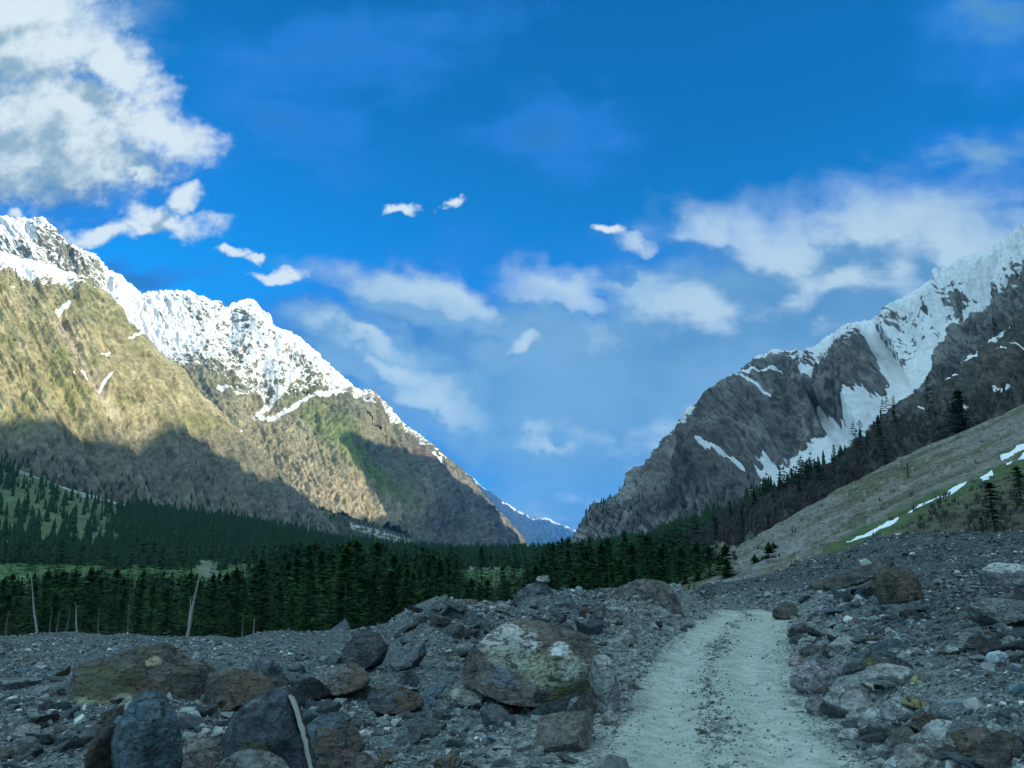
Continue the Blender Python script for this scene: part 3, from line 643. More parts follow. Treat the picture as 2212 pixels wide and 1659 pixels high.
c_ = (GX - (l_ + r_) / 2) / np.maximum(r_ - l_, .5)
rc = np.ones(Q.shape) * np.array([.36, .39, .335])
rc = mixc(rc, sst(-.1, .5, fbm(GX / .7, GY / 2.2, o=4, s=224)) * .45, (.27, .295, .26))
rc = mixc(rc, np.exp(-((np.abs(c_ + .03) - .25) / .09) ** 2) * .55, (.42, .445, .385))
rc = mixc(rc, np.exp(-((c_ + .06 + .07 * n1) / .10) ** 2) * sst(-.35, .25, n2) * .35, (.24, .26, .23))
alb = alb * (1 - onroad[..., None]) + rc * onroad[..., None]
def ground_mat(name):
    m, T, b = new_mat(name)
    pos = T.node('ShaderNodeNewGeometry').outputs['Position']; a = attr(T, 'alb', 0)
    rd = attr(T, 'road')
    wv = T.vm('ADD', pos, T.vm('SCALE', T.noise(pos, 9, 2, out=1), scale=.06))
    vo = T.node('ShaderNodeTexVoronoi'); T.put(vo.inputs['Vector'], wv); vo.inputs['Scale'].default_value = 15
    vo2 = T.node('ShaderNodeTexVoronoi'); T.put(vo2.inputs['Vector'], wv); vo2.inputs['Scale'].default_value = 38
    cr_ = T.sep(vo.outputs['Color'])[0]; cr2 = T.sep(vo2.outputs['Color'])[1]
    v = T.m('ADD', T.m('MULTIPLY', T.m('POWER', cr_, 2.2), 1.1), T.m('MULTIPLY', T.m('POWER', cr2, 2), .8)); v = T.m('ADD', v, .42)
    nz = T.noise(pos, 3.0, 6, .65)
    vr = T.m('ADD', T.ss(nz, .25, .75, .72, 1.2), T.m('MULTIPLY', T.m('SUBTRACT', cr2, .5), .16))
    vv_ = T.m('ADD', T.m('MULTIPLY', v, T.m('SUBTRACT', 1.0, rd)), T.m('MULTIPLY', vr, rd))
    T.put(b.inputs['Base Color'], T.vm('SCALE', a, scale=vv_)); b.inputs['Roughness'].default_value = .92
    h = T.m('ADD', T.m('MULTIPLY', T.m('SUBTRACT', 1.0, vo.outputs['Distance']), .6), T.m('ADD', T.m('MULTIPLY', cr_, .7), T.m('MULTIPLY', T.m('SUBTRACT', 1.0, vo2.outputs['Distance']), .3)))
    h = T.m('MULTIPLY', h, T.m('SUBTRACT', 1.0, T.m('MULTIPLY', rd, .8)))
    bump(T, b, T.m('ADD', h, T.m('MULTIPLY', nz, T.m('SUBTRACT', .5, T.m('MULTIPLY', rd, .44)))), .05)
    return m
MAT['ground'] = ground_mat('rubble_ground')
nf = grid_faces(nrow, ncol)
me = mesh_np('rubble_ground', Q.reshape(-1, 3), nf, MAT['ground'], True, {'alb': alb.reshape(-1, 3)}, {'road': onroad.ravel()})
tag(obj('ground', me), kind='structure')

# ------------------------------------------------------------------ rocks
import bmesh
_ico = {}
def ico(n):
    if n not in _ico:
        bm = bmesh.new(); bmesh.ops.create_icosphere(bm, subdivisions=n, radius=1)
        v = np.array([x.co[:] for x in bm.verts]); f = np.array([[q.index for q in x.verts] for x in bm.faces]); bm.free(); _ico[n] = (v, f)
    return _ico[n]
def clip(v, N_, D_):
    dots = v @ N_.T; r = np.where(dots > 1e-4, D_[None] / np.maximum(dots, 1e-4), 1e9).min(1)
    return v * r[:, None]
def rough(v, amp, sc, s, octv=4):
    n = fbm(v[:, 0] * sc, v[:, 1] * sc, v[:, 2] * sc, o=octv, gain=.55, s=s, ridge=True)
    u = v / (np.linalg.norm(v, axis=1)[:, None] + 1e-9); return v + u * (n * amp)[:, None]
def stone(rs, n, k=11):
    v, f = ico(n); N_ = rs.normal(size=(k, 3)); N_ /= np.linalg.norm(N_, axis=1)[:, None]
    N_ = np.concatenate([N_, [[0, 0, 1], [0, 0, -1]]]); D_ = np.concatenate([rs.uniform(.45, .95, k), [rs.uniform(.4, .7), .5]])
    q = clip(v, N_, D_) * np.array([1, rs.uniform(.55, .95), rs.uniform(.4, .8)]); q = np.clip(q, -1.35, 1.35)
    return q, f
def shard(rs, k=11):
    """angular stone: convex hull of a few points"""
    p = rs.normal(size=(k, 3)); p /= np.linalg.norm(p, axis=1)[:, None]; p *= rs.uniform(.8, 1.1, (k, 1)); p *= np.array([1, rs.uniform(.5, .95), rs.uniform(.35, .8)])
    bm = bmesh.new(); [bm.verts.new(x) for x in p]; bmesh.ops.convex_hull(bm, input=bm.verts); bmesh.ops.triangulate(bm, faces=bm.faces)
    bm.verts.index_update(); v = np.array([x.co[:] for x in bm.verts]); f = np.array([[q.index for q in x.verts] for x in bm.faces]); bm.free(); return v, f
def rock_mat(name, blobs=None, use_attr=False, base=None, streak=(1, 1, 4)):
    m, T, b = new_mat(name)
    tc = T.node('ShaderNodeTexCoord').outputs['Object']
    oi = T.node('ShaderNodeObjectInfo')
    p = T.vm('ADD', tc, T.vm('SCALE', oi.outputs['Location'], scale=3.7))
    col = base if base is not None else oi.outputs['Color']
    n1 = T.noise(p, 2.2, 7, .68, .4); n2 = T.noise(p, 11, 6, .65); n3 = T.noise(T.vm('MULTIPLY', p, streak), 2.5, 5, .6, .8)
    v = T.m('ADD', T.ss(n1, .3, .7, .5, 1.4), T.ss(n2, .35, .65, -.34, .34)); v = T.m('ADD', v, T.ss(n3, .35, .65, -.15, .15))
    c = T.vm('SCALE', col, scale=v)
    n4 = T.noise(p, 1.3, 5, .7, .8)
    c = T.mix(T.m('MULTIPLY', T.ss(n4, .52, .62), oi.outputs['Alpha']), c, (.155, .118, .075))
    c = T.mix(T.m('MULTIPLY', T.ss(n3, .60, .70), .5), c, (.30, .31, .30))
    n5 = T.noise(T.vm('MULTIPLY', p, (1, 1, 2.2)), 5.5, 8, .72, .5) if blobs else None
    for (cx, cy, cz), rad, colr, amt in (blobs or ()):
        d = T.vm('LENGTH', T.vm('DIVIDE', T.vm('SUBTRACT', tc, (cx, cy, cz)), rad))
        d = T.m('ADD', d, T.m('ADD', T.m('MULTIPLY', T.m('SUBTRACT', n1, .5), 1.5), T.m('ADD', T.m('MULTIPLY', T.m('SUBTRACT', n2, .5), 1.2), T.m('MULTIPLY', T.m('SUBTRACT', n3, .5), 1.3))))
        c = T.mix(T.m('MULTIPLY', T.m('MULTIPLY', T.ss(d, 1.25, .85), T.ss(n5, .40, .52)), amt), c, colr)
    vc = T.node('ShaderNodeTexVoronoi', feature='DISTANCE_TO_EDGE'); T.put(vc.inputs['Vector'], T.vm('ADD', T.vm('MULTIPLY', p, (1, 1, 1.8)), T.vm('SCALE', T.noise(p, 3, 5, .7, out=1), scale=.55))); vc.inputs['Scale'].default_value = 2.6
    ck = T.m('MULTIPLY', T.ss(vc.outputs['Distance'], .035, .0), T.ss(n2, .42, .55))
    c = T.mix(T.m('MULTIPLY', ck, .75), c, (.02, .02, .02))
    T.put(b.inputs['Base Color'], c); b.inputs['Roughness'].default_value = .8
    bump(T, b, T.m('ADD', T.m('MULTIPLY', n1, 1.2), T.m('ADD', T.m('MULTIPLY', n2, .8), T.m('SUBTRACT', T.m('MULTIPLY', n3, .8), T.m('MULTIPLY', ck, .6)))), .12)
    return m
MAT['rock'] = rock_mat('rock')
def ground_hit(x, y):
    t, e = ray(x, y); Ys = np.geomspace(6, 70, 1500); g_ = H(t * Ys, Ys, False) - (CAMZ + e * Ys)
    k = np.argmax(g_ > 0); return float(Ys[k]) if g_[k] > 0 else 45.0
SLATE, GREY, PALE, BLUE, BROWN, RUST, OLIVE, DARK, VIOLET, WHITE = (.078, .094, .096), (.185, .212, .205), (.40, .43, .39), (.09, .132, .148), (.125, .117, .098), (.155, .115, .075), (.12, .12, .06), (.036, .044, .042), (.19, .195, .195), (.62, .66, .62)
def boulder(pts, label, col=GREY, rust=.3, Y=None, depth=.8, tilt=(12, 40), sub=4, seed=0, amp=.05, mat=None, dy=0.0, cat='boulder', name='boulder', yb=None):
    pts = np.array(pts, float); rs = np.random.RandomState(seed + 50)
    xm = pts[:, 0].mean(); ybm = yb or pts[:, 1].max()
    Yb = Y or ground_hit(xm, ybm)
    t, e = ray(pts[:, 0], pts[:, 1])
    wpx = np.ptp(t) * Yb; dep = depth * max(wpx * .75, np.ptp(e) * Yb)
    Yc = Yb + .32 * dep + dy
    L = np.stack([t * Yc, CAMZ + e * Yc], 1); C = L.mean(0); L = L - C
    # ensure counter-clockwise hull
    from functools import cmp_to_key
    pp = sorted(map(tuple, L)); cr3 = lambda o, a, b: (a[0] - o[0]) * (b[1] - o[1]) - (a[1] - o[1]) * (b[0] - o[0])
    lo = []
    for q in pp:
        while len(lo) >= 2 and cr3(lo[-2], lo[-1], q) <= 0: lo.pop()
        lo.append(q)
    up = []
    for q in reversed(pp):
        while len(up) >= 2 and cr3(up[-2], up[-1], q) <= 0: up.pop()
        up.append(q)
    hull = np.array(lo[:-1] + up[:-1])
    NN, DD = [], []
    for a, b in zip(hull, np.roll(hull, -1, 0)):
        d = b - a; ln = np.hypot(*d)
        n = np.array([d[1], -d[0]]) / (ln + 1e-9)
        al = R(rs.uniform(*tilt) * (1.5 if n[1] > .3 else (1.0 if n[1] > -.3 else .4))); y0 = dep * rs.uniform(-.05, .2)
        v = np.array([n[0] * math.cos(al), -math.sin(al), n[1] * math.cos(al)]); NN.append(v); DD.append(v[0] * a[0] + v[2] * a[1] + v[1] * y0)
        if n[1] > .2: v = np.array([n[0] * .8, .6, n[1] * .8]); NN.append(v); DD.append(v[0] * a[0] + v[2] * a[1] + v[1] * y0)
    for sgn in (-1, 1):
        for q in range(2):
            v = np.array([rs.uniform(-.35, .35), sgn, rs.uniform(0, .5) if sgn < 0 else rs.uniform(-.2, .4)]); v /= np.linalg.norm(v); NN.append(v); DD.append(dep * rs.uniform(.42, .55))
    NN = np.array(NN); DD = np.maximum(np.array(DD), .02)
    v, f = ico(sub); q = clip(v, NN, DD)
    size = max(wpx, .3)
    q = rough(q, amp * size * .85, 2.3 / size, seed + 7, 6); q = rough(q, amp * size * .16, 7.0 / size, seed + 9, 4)
    me = mesh_np(name, q, f, mat or MAT['rock'], True)
    o = obj(name, me, None, (float(C[0]), float(Yc), float(C[1]))); o.color = (*col, rust)
    try: me.set_sharp_from_angle(angle=R(28))
    except Exception: pass
    if seed >= 50 and min(col) > .12: o.color = (*[v_ * 1.45 for v_ in col], rust)
    tag(o, label, cat)
    return o
BIG = rock_mat('big_boulder_rock', [((-.52, -1.0, .48), (.52, 2, .30), (.66, .65, .60), .95), ((-.55, -1, .18), (.42, 2, .20), (.44, .46, .32), .8),
     ((.30, -1, .02), (.62, 2, .26), (.50, .53, .36), .85), ((.42, -1, .35), (.17, 2, .10), (.78, .80, .78), 1.0), ((.58, -1, .02), (.16, 2, .12), (.70, .71, .62), .9), ((-.62, -1, -.12), (.24, 2, .16), (.20, .24, .29), .9),
     ((.75, -1, -.55), (.5, 2, .35), (.11, .095, .035), .8)], streak=(1, 1, 5))
LEFTB = rock_mat('olive_boulder_rock', [((-.55, -1, -.05), (.75, 2, .32), (.125, .125, .06), .8), ((-.75, -1, -.42), (.42, 2, .09), (.38, .39, .22), .85), ((.1, -1, -.35), (.35, 2, .1), (.45, .42, .30), .8), ((.38, -1, -.22), (.30, 2, .25), (.13, .09, .055), .8), ((.32, -1, .26), (.14, 2, .07), (.55, .46, .28), .9)], streak=(1, 1, 6))
SLABM = rock_mat('split_slab_rock', [((.40, 0, -.05), (.055, 2, 1.2), (.5, .46, .38), .0), ((-.05, -1, -.35), (.2, 2, .4), (.11, .11, .035), .9)])
ORNG = rock_mat('half_rusty_rock', [((.2, -1, -.25), (.75, 2, .45), (.19, .135, .09), .8)])
RUSTR = rock_mat('rusty_end_rock', [((.6, -1, 0), (.7, 2, .9), (.185, .125, .085), .8)])
YEL = rock_mat('yellow_streaked_rock', [((.0, -1, .1), (.5, 2, .22), (.38, .34, .17), .8)])
B = boulder
# left
B([(153, 1470), (174, 1432), (236, 1421), (299, 1408), (306, 1395), (333, 1390), (358, 1399), (392, 1415), (451, 1442), (462, 1470), (445, 1510), (347, 1536), (243, 1540), (187, 1530), (153, 1508)], 'long olive and brown boulder with yellow lichen streaks on the left flat', BROWN, .6, mat=LEFTB, sub=6, depth=.6, seed=1, amp=.07)
B([(455, 1456), (486, 1446), (541, 1453), (583, 1474), (590, 1491), (521, 1522), (476, 1548), (437, 1546)], 'low brown and ochre slab against the right end of the long olive boulder', BROWN, .9, mat=RUSTR, sub=5, seed=2)
B([(270, 1545), (278, 1524), (295, 1505), (337, 1498), (358, 1512), (375, 1550), (384, 1609), (386, 1690), (268, 1690), (240, 1640), (236, 1600)], 'tall blue grey rock standing at the bottom edge below the olive boulder', BLUE, .0, sub=5, seed=3, amp=.09, Y=9.9, depth=.7)
B([(187, 1640), (205, 1575), (240, 1556), (268, 1570), (272, 1620), (262, 1690), (190, 1690)], 'dark brown rock leaning on the left side of the blue grey rock', (.07, .062, .05), .4, seed=4, Y=10.2)
B([(479, 1600), (507, 1536), (559, 1505), (615, 1492), (630, 1505), (680, 1660), (676, 1690), (560, 1690), (500, 1660)], 'pointed blue slate slab with black hollow front and pale quartz edge', (.075, .09, .105), .2, mat=SLABM, sub=5, seed=5, Y=10.2, depth=.6, tilt=(8, 25))
SLAB = bpy.data.objects[[o_.name for o_ in bpy.data.objects if str(o_.get('label', '')).startswith('pointed blue slate')][0]]
B([(440, 1690), (460, 1655), (510, 1628), (560, 1625), (620, 1648), (640, 1690)], 'rounded grey rock cut by the bottom edge before the slate slab', GREY, .4, seed=6, Y=9.6)
B([(657, 1580), (680, 1553), (720, 1540), (748, 1545), (770, 1582), (790, 1612), (772, 1632), (700, 1640), (664, 1610)], 'rock half blue grey and half orange at the bottom right of the slate slab', BLUE, .1, mat=ORNG, sub=5, seed=7)
B([(733, 1436), (744, 1401), (768, 1370), (784, 1358), (798, 1361), (826, 1373), (836, 1401), (815, 1434), (790, 1446), (755, 1438)], 'dark pyramid shaped boulder on the skyline left of the mound', (.075, .08, .085), .3, sub=5, seed=8, tilt=(10, 30))
B([(838, 1432), (850, 1412), (870, 1396), (894, 1381), (914, 1386), (918, 1412), (890, 1445), (859, 1452)], 'smooth grey slab tilted up to the right beside the dark pyramid boulder', (.15, .165, .17), .0, sub=5, seed=9, amp=.02)
B([(672, 1473), (700, 1450), (740, 1434), (780, 1438), (797, 1465), (782, 1488), (745, 1499), (690, 1500)], 'rounded boulder with rusty right half below the dark pyramid boulder', VIOLET, .5, mat=RUSTR, sub=5, seed=10)
B([(622, 1494), (645, 1474), (674, 1463), (715, 1494), (690, 1512), (650, 1510)], 'black angular rock left of the boulder with rusty half', DARK, .0, seed=11)
B([(793, 1508), (800, 1490), (830, 1486), (887, 1487), (911, 1500), (913, 1521), (893, 1535), (828, 1540), (803, 1532)], 'long slate block with orange right end below the tilted grey slab', (.09, .1, .11), .2, mat=RUSTR, sub=5, seed=12)
B([(862, 1472), (872, 1450), (888, 1447), (905, 1466), (908, 1482), (880, 1486)], 'small dark wedge of slate under the tilted grey slab', SLATE, 0, seed=13)
B([(848, 1487), (866, 1475), (890, 1474), (914, 1481), (900, 1489)], 'flat pale blue slab lying on the long slate block', (.3, .35, .38), 0, seed=14)
B([(973, 1494), (1000, 1482), (1030, 1480), (1062, 1486), (1045, 1516), (1010, 1524), (980, 1514)], 'beige block of stone left of the great white patched boulder', (.36, .36, .30), .1, seed=15)
B([(1044, 1512), (1052, 1495), (1080, 1493), (1090, 1512), (1070, 1524)], 'grey block against the beige block at the foot of the great boulder', GREY, .2, seed=16)
B([(998, 1466), (1006, 1430), (1025, 1401), (1053, 1374), (1088, 1344), (1154, 1341), (1234, 1358), (1275, 1385), (1293, 1415), (1302, 1450), (1306, 1492), (1302, 1530), (1234, 1536), (1164, 1530), (1060, 1503), (1008, 1480)], 'great brown boulder with white and yellow green patches left of the road', (.16, .14, .12), .5, mat=BIG, sub=6, depth=.7, seed=17, amp=.05, tilt=(18, 38), yb=1528)
B([(1292, 1412), (1302, 1405), (1320, 1408), (1334, 1450), (1340, 1485), (1343, 1522), (1336, 1552), (1312, 1552), (1302, 1502)], 'pale upright slab split off the right side of the great boulder', (.33, .34, .32), 0, seed=18, depth=1.6)
B([(1225, 1535), (1232, 1512), (1250, 1502), (1266, 1510), (1268, 1535), (1246, 1542)], 'grey slab propped against the foot of the great boulder', (.2, .215, .22), 0, seed=19, Y=13.2)
B([(1108, 1303), (1114, 1284), (1135, 1270), (1150, 1260), (1175, 1257), (1190, 1276), (1194, 1306), (1150, 1318), (1116, 1314)], 'blue grey boulder crowning the mound with a flat stone on top', (.10, .115, .13), .1, sub=5, seed=20, Y=26)
B([(1158, 1254), (1160, 1245), (1183, 1243), (1188, 1254), (1176, 1258)], 'flat pale stone lying on top of the mound boulder', (.38, .38, .33), 0, seed=21, Y=26.2)
B([(1319, 1293), (1335, 1275), (1357, 1262), (1407, 1255), (1439, 1262), (1460, 1294), (1474, 1330), (1440, 1332), (1385, 1312), (1324, 1300)], 'broad brown ledge boulder at the right end of the mound', (.16, .145, .13), .3, sub=5, seed=22, Y=29, depth=.5, amp=.07)
B([(1440, 1279), (1458, 1275), (1480, 1282), (1480, 1296), (1450, 1299)], 'black block perched behind the brown ledge boulder', DARK, 0, seed=23, Y=33)
B([(930, 1310), (942, 1298), (956, 1285), (966, 1284), (966, 1308), (948, 1316)], 'pointed grey rock on the left shoulder of the mound skyline', GREY, .1, seed=24, Y=23.5)
B([(985, 1314), (996, 1302), (1008, 1294), (1024, 1297), (1042, 1316), (1010, 1322)], 'brown rounded rock on the mound skyline right of the pointed rock', (.19, .16, .13), .3, seed=25, Y=24)
B([(1068, 1316), (1078, 1299), (1092, 1304), (1105, 1314), (1088, 1322)], 'small pale pointed rock between the brown rock and the crowning boulder', (.25, .26, .24), 0, seed=26, Y=25)
B([(962, 1372), (966, 1355), (978, 1348), (1001, 1351), (1008, 1374), (991, 1388), (970, 1384)], 'dark rock with blue white cap on the front of the mound', (.10, .1, .095), .2, seed=27)
B([(985, 1412), (989, 1394), (1005, 1392), (1020, 1402), (1016, 1416), (996, 1420)], 'grey block at the left shoulder of the great boulder', (.2, .215, .21), 0, seed=28)
B([(1305, 1336), (1318, 1320), (1334, 1314), (1356, 1332), (1357, 1348), (1325, 1350)], 'smooth grey rock on the mound slope above the great boulder', (.17, .18, .18), 0, seed=29)
B([(1281, 1348), (1282, 1328), (1300, 1320), (1311, 1334), (1315, 1356), (1296, 1360)], 'slate rock with white pointed tip on the mound slope', (.16, .18, .18), 0, seed=30)
B([(1250, 1328), (1254, 1314), (1268, 1310), (1278, 1320), (1276, 1334), (1258, 1336)], 'dark red brown rock on the mound above the white patched boulder', (.10, .072, .06), .4, seed=31)
B([(530, 1452), (545, 1432), (575, 1424), (600, 1434), (622, 1462), (628, 1484), (590, 1488), (545, 1474)], 'grey blue rock leaning behind the ochre slab', (.12, .14, .15), .2, seed=32)
B([(55, 1500), (75, 1484), (100, 1478), (118, 1492), (125, 1512), (90, 1526), (60, 1520)], 'rough light grey rock left of the long olive boulder', (.2, .21, .21), .2, seed=33)
B([(80, 1530), (100, 1512), (120, 1520), (128, 1540), (108, 1556), (85, 1550)], 'dark brown rock below the rough light grey rock', (.06, .055, .05), .3, seed=34)
B([(25, 1606), (45, 1592), (75, 1594), (92, 1615), (70, 1640), (35, 1638)], 'mottled grey rock with white spots near the lower left corner', (.2, .2, .19), .4, seed=35)
B([(372, 1640), (395, 1602), (440, 1596), (478, 1618), (480, 1650), (450, 1665), (385, 1665)], 'beige grey rock between the blue grey rock and the slate slab', (.22, .2, .175), .3, seed=36)
B([(682, 1665), (690, 1640), (740, 1624), (790, 1630), (830, 1652), (820, 1675), (700, 1685)], 'brown grey rock at the bottom edge below the half orange rock', (.17, .15, .13), .5, seed=37)
B([(935, 1655), (945, 1636), (980, 1628), (1000, 1640), (990, 1660), (955, 1664)], 'small tan and slate rock alone near the bottom edge left of the road', (.16, .14, .12), .6, seed=38)
B([(690, 1420), (720, 1408), (735, 1420), (725, 1436), (700, 1436)], 'grey rock just left of the dark pyramid boulder', GREY, .2, seed=39)
B([(1298, 1560), (1306, 1540), (1322, 1534), (1338, 1552), (1330, 1566)], 'light rounded stone at the roadside foot of the split slab', (.32, .31, .28), 0, seed=40)
# right
B([(2128, 1226), (2151, 1214), (2212, 1216), (2260, 1226), (2260, 1262), (2160, 1272), (2134, 1262)], 'blocky rock with bright white top at the right edge', (.2, .21, .2), 0, sub=5, seed=41, Y=24, mat=rock_mat('white_topped_rock', [((0, 0, .35), (1.6, 1.6, .28), (.72, .72, .68), 1.0)]))
B([(1893, 1246), (1910, 1232), (1941, 1226), (1968, 1229), (1985, 1250), (1994, 1273), (1985, 1292), (1950, 1298), (1914, 1303), (1900, 1276)], 'brown overhanging boulder with dark hollow beneath on the right bank', (.10, .085, .065), .6, sub=5, seed=42, Y=21, amp=.08)
B([(1778, 1262), (1790, 1250), (1841, 1233), (1918, 1206), (1941, 1217), (1900, 1240), (1850, 1262), (1795, 1276)], 'long tilted slab with brown underside on the right bank skyline', (.10, .10, .09), .3, sub=5, seed=43, Y=27, depth=.5)
B([(1668, 1330), (1672, 1316), (1688, 1306), (1715, 1303), (1723, 1319), (1716, 1334), (1688, 1338)], 'dark rock with lit grey top where the road disappears', (.11, .105, .09), .2, sub=5, seed=44, Y=31)
B([(2100, 1305), (2120, 1296), (2145, 1306), (2191, 1294), (2240, 1303), (2245, 1338), (2151, 1350), (2120, 1335)], 'large grey block half buried in the bank at the right edge', (.2, .22, .21), 0, sub=5, seed=45)
B([(2036, 1405), (2050, 1391), (2071, 1383), (2092, 1391), (2070, 1408), (2045, 1412)], 'pale green grey wedge of stone on the dark right bank', (.33, .36, .33), 0, seed=46)
B([(2082, 1400), (2092, 1378), (2115, 1368), (2140, 1382), (2154, 1402), (2110, 1412)], 'dark domed rock beside the pale wedge on the right bank', (.075, .072, .068), .2, seed=47)
B([(2128, 1425), (2136, 1409), (2158, 1405), (2178, 1414), (2160, 1432), (2141, 1438)], 'bright blue white stone near the right edge', (.45, .52, .55), 0, seed=48)
B([(1893, 1445), (1903, 1426), (1941, 1417), (1968, 1437), (1978, 1466), (1950, 1488), (1908, 1488)], 'big dark rounded boulder in the pile right of the road', (.07, .072, .068), .2, sub=5, seed=49, amp=.03)
B([(1708, 1476), (1714, 1448), (1735, 1430), (1765, 1425), (1798, 1436), (1828, 1459), (1834, 1480), (1795, 1498), (1741, 1500)], 'broad violet grey boulder with pale patch at the right edge of the road', (.22, .21, .22), 0, sub=5, seed=50, depth=.6)
B([(1778, 1508), (1795, 1490), (1825, 1478), (1858, 1472), (1890, 1496), (1880, 1530), (1845, 1552), (1800, 1540)], 'smooth light grey boulder in front of the violet grey boulder', (.25, .255, .24), .2, sub=5, seed=51, amp=.03)
B([(1903, 1532), (1915, 1516), (1938, 1506), (1965, 1512), (1988, 1535), (1990, 1555), (1931, 1563), (1908, 1553)], 'grey rock with pale flat top right of the smooth light boulder', (.25, .265, .26), 0, sub=5, seed=52)
B([(1976, 1610), (1985, 1585), (2008, 1563), (2041, 1552), (2068, 1567), (2070, 1590), (2040, 1626), (1995, 1626)], 'large rounded light grey boulder low in the roadside pile', (.26, .27, .255), .15, sub=5, seed=53, amp=.025)
B([(2054, 1595), (2066, 1578), (2091, 1569), (2138, 1572), (2124, 1606), (2095, 1645), (2062, 1632)], 'brown boulder touching the large rounded light grey boulder', (.14, .12, .10), .5, sub=5, seed=54, amp=.03)
B([(2100, 1640), (2112, 1610), (2141, 1586), (2185, 1577), (2212, 1612), (2205, 1650), (2130, 1668)], 'dark brown boulder in the lower right corner', (.085, .078, .07), .4, sub=5, seed=55, amp=.03)
B([(1914, 1650), (1930, 1632), (1968, 1613), (2005, 1608), (2028, 1646), (2000, 1678), (1925, 1675)], 'flat light grey rock at the bottom edge right of the road', (.28, .28, .26), .1, sub=5, seed=56)
B([(1728, 1408), (1742, 1396), (1765, 1392), (1792, 1408), (1790, 1427), (1745, 1422)], 'dark violet slab above the broad violet grey boulder', (.13, .12, .125), 0, seed=57)
B([(1702, 1432), (1708, 1419), (1730, 1415), (1750, 1425), (1745, 1438), (1715, 1440)], 'pinkish slab at the road edge left of the dark violet slab', (.24, .2, .195), 0, seed=58)
B([(1704, 1366), (1710, 1352), (1738, 1346), (1753, 1362), (1745, 1374), (1714, 1374)], 'dark blocky rock at the far right corner of the road', (.085, .08, .08), 0, seed=59)
B([(1966, 1478), (1970, 1464), (1985, 1460), (1994, 1472), (1985, 1484)], 'small bright yellow lichened stone in the right pile', (.34, .32, .15), 0, seed=60)
B([(1858, 1446), (1866, 1428), (1880, 1420), (1893, 1430), (1894, 1450), (1872, 1454)], 'ochre streaked rock left of the big dark rounded boulder', (.2, .17, .09), .6, seed=61)
B([(1872, 1478), (1880, 1462), (1900, 1452), (1910, 1456), (1906, 1482), (1886, 1488)], 'cream coloured block wedged below the big dark boulder', (.42, .4, .34), 0, seed=62)
B([(1950, 1518), (1958, 1505), (1980, 1506), (2014, 1526), (2006, 1538), (1975, 1530)], 'brown rock with yellow streak beside the pale topped rock', (.15, .14, .10), .3, seed=63, mat=YEL)
B([(1966, 1568), (1974, 1548), (2000, 1538), (2034, 1556), (2020, 1578), (1985, 1585)], 'brown slab behind the large rounded light grey boulder', (.13, .11, .09), .3, seed=64)
B([(1740, 1522), (1752, 1502), (1785, 1500), (1812, 1518), (1800, 1545), (1760, 1548)], 'mid grey boulder left of the smooth light grey boulder at the road', (.19, .2, .195), .1, seed=65)
B([(1872, 1540), (1885, 1528), (1900, 1532), (1912, 1556), (1895, 1580), (1870, 1572)], 'light grey upright rock in front of the pale topped rock', (.28, .29, .28), 0, seed=66)
B([(1808, 1590), (1825, 1574), (1855, 1576), (1868, 1590), (1840, 1602)], 'flat whitish stone on the roadside edge of the pile', (.36, .37, .34), 0, seed=67)
B([(1925, 1600), (1938, 1572), (1958, 1568), (1976, 1590), (1960, 1606)], 'dark triangular stone left of the large rounded boulder', (.1, .1, .098), .1, seed=68)
print('boulders done')
qv, qf, qn = [], [], 0
for k in range(15):
    f_ = k / 14; p_ = P(628 + 50 * f_ ** .8, 1500 + 178 * f_, float(SLAB.location.y) - .02) - np.array(SLAB.location[:]); w_ = .004 + .013 * math.sin(f_ * 3.1) * random.uniform(.6, 1.2); p_[0] += random.uniform(-.008, .008)
    for a_ in range(6): qv.append((p_[0] + w_ * 1.1 * math.cos(a_ * 1.047), p_[1] + .11 * math.sin(a_ * 1.047), p_[2]))
for k in range(14):
    for a_ in range(6): qf.append((k * 6 + a_, k * 6 + (a_ + 1) % 6, (k + 1) * 6 + (a_ + 1) % 6, (k + 1) * 6 + a_))
qm, T, b = new_mat('quartz'); T.put(b.inputs['Base Color'], T.mix(T.noise(T.node('ShaderNodeTexCoord').outputs['Object'], 30, 4), (.36, .33, .26), (.62, .60, .52)))
obj('quartz_edge', mesh_np('quartz_edge', np.array(qv), np.array(qf), qm, True), SLAB)
# individual loose rocks
ZN = [  # zone: picture box, share, colours, label tail
    ((0, 1450, 700, 1655), 60, 'among the rubble on the near left flat'), ((600, 1440, 1330, 1655), 45, 'among the stones in front of the great boulder'),
    ((850, 1310, 1480, 1420), 50, 'on the slope of the mound'), ((1700, 1370, 2000, 1560), 50, 'in the heap along the right edge of the road'), ((1800, 1530, 2212, 1655), 35, 'low in the roadside heap near the lower right corner'),
    ((1720, 1180, 2212, 1450), 60, 'scattered over the dark right bank')]
NM = {'slate': SLATE, 'grey': GREY, 'pale': (.36, .36, .33), 'blue grey': BLUE, 'brown': BROWN, 'rusty': RUST, 'dark': (.055, .057, .058)}
rs = np.random.RandomState(12)
variants = []
for k in range(22):
    q, f = stone(rs, 4, rs.randint(6, 10)); q = rough(q, .07, 2.2, 300 + k, 6)
    me = mesh_np('rock', q, f, MAT['rock'], True)
    try: me.set_sharp_from_angle(angle=R(26))
    except Exception: pass
    variants.append(me)
PLACED = []
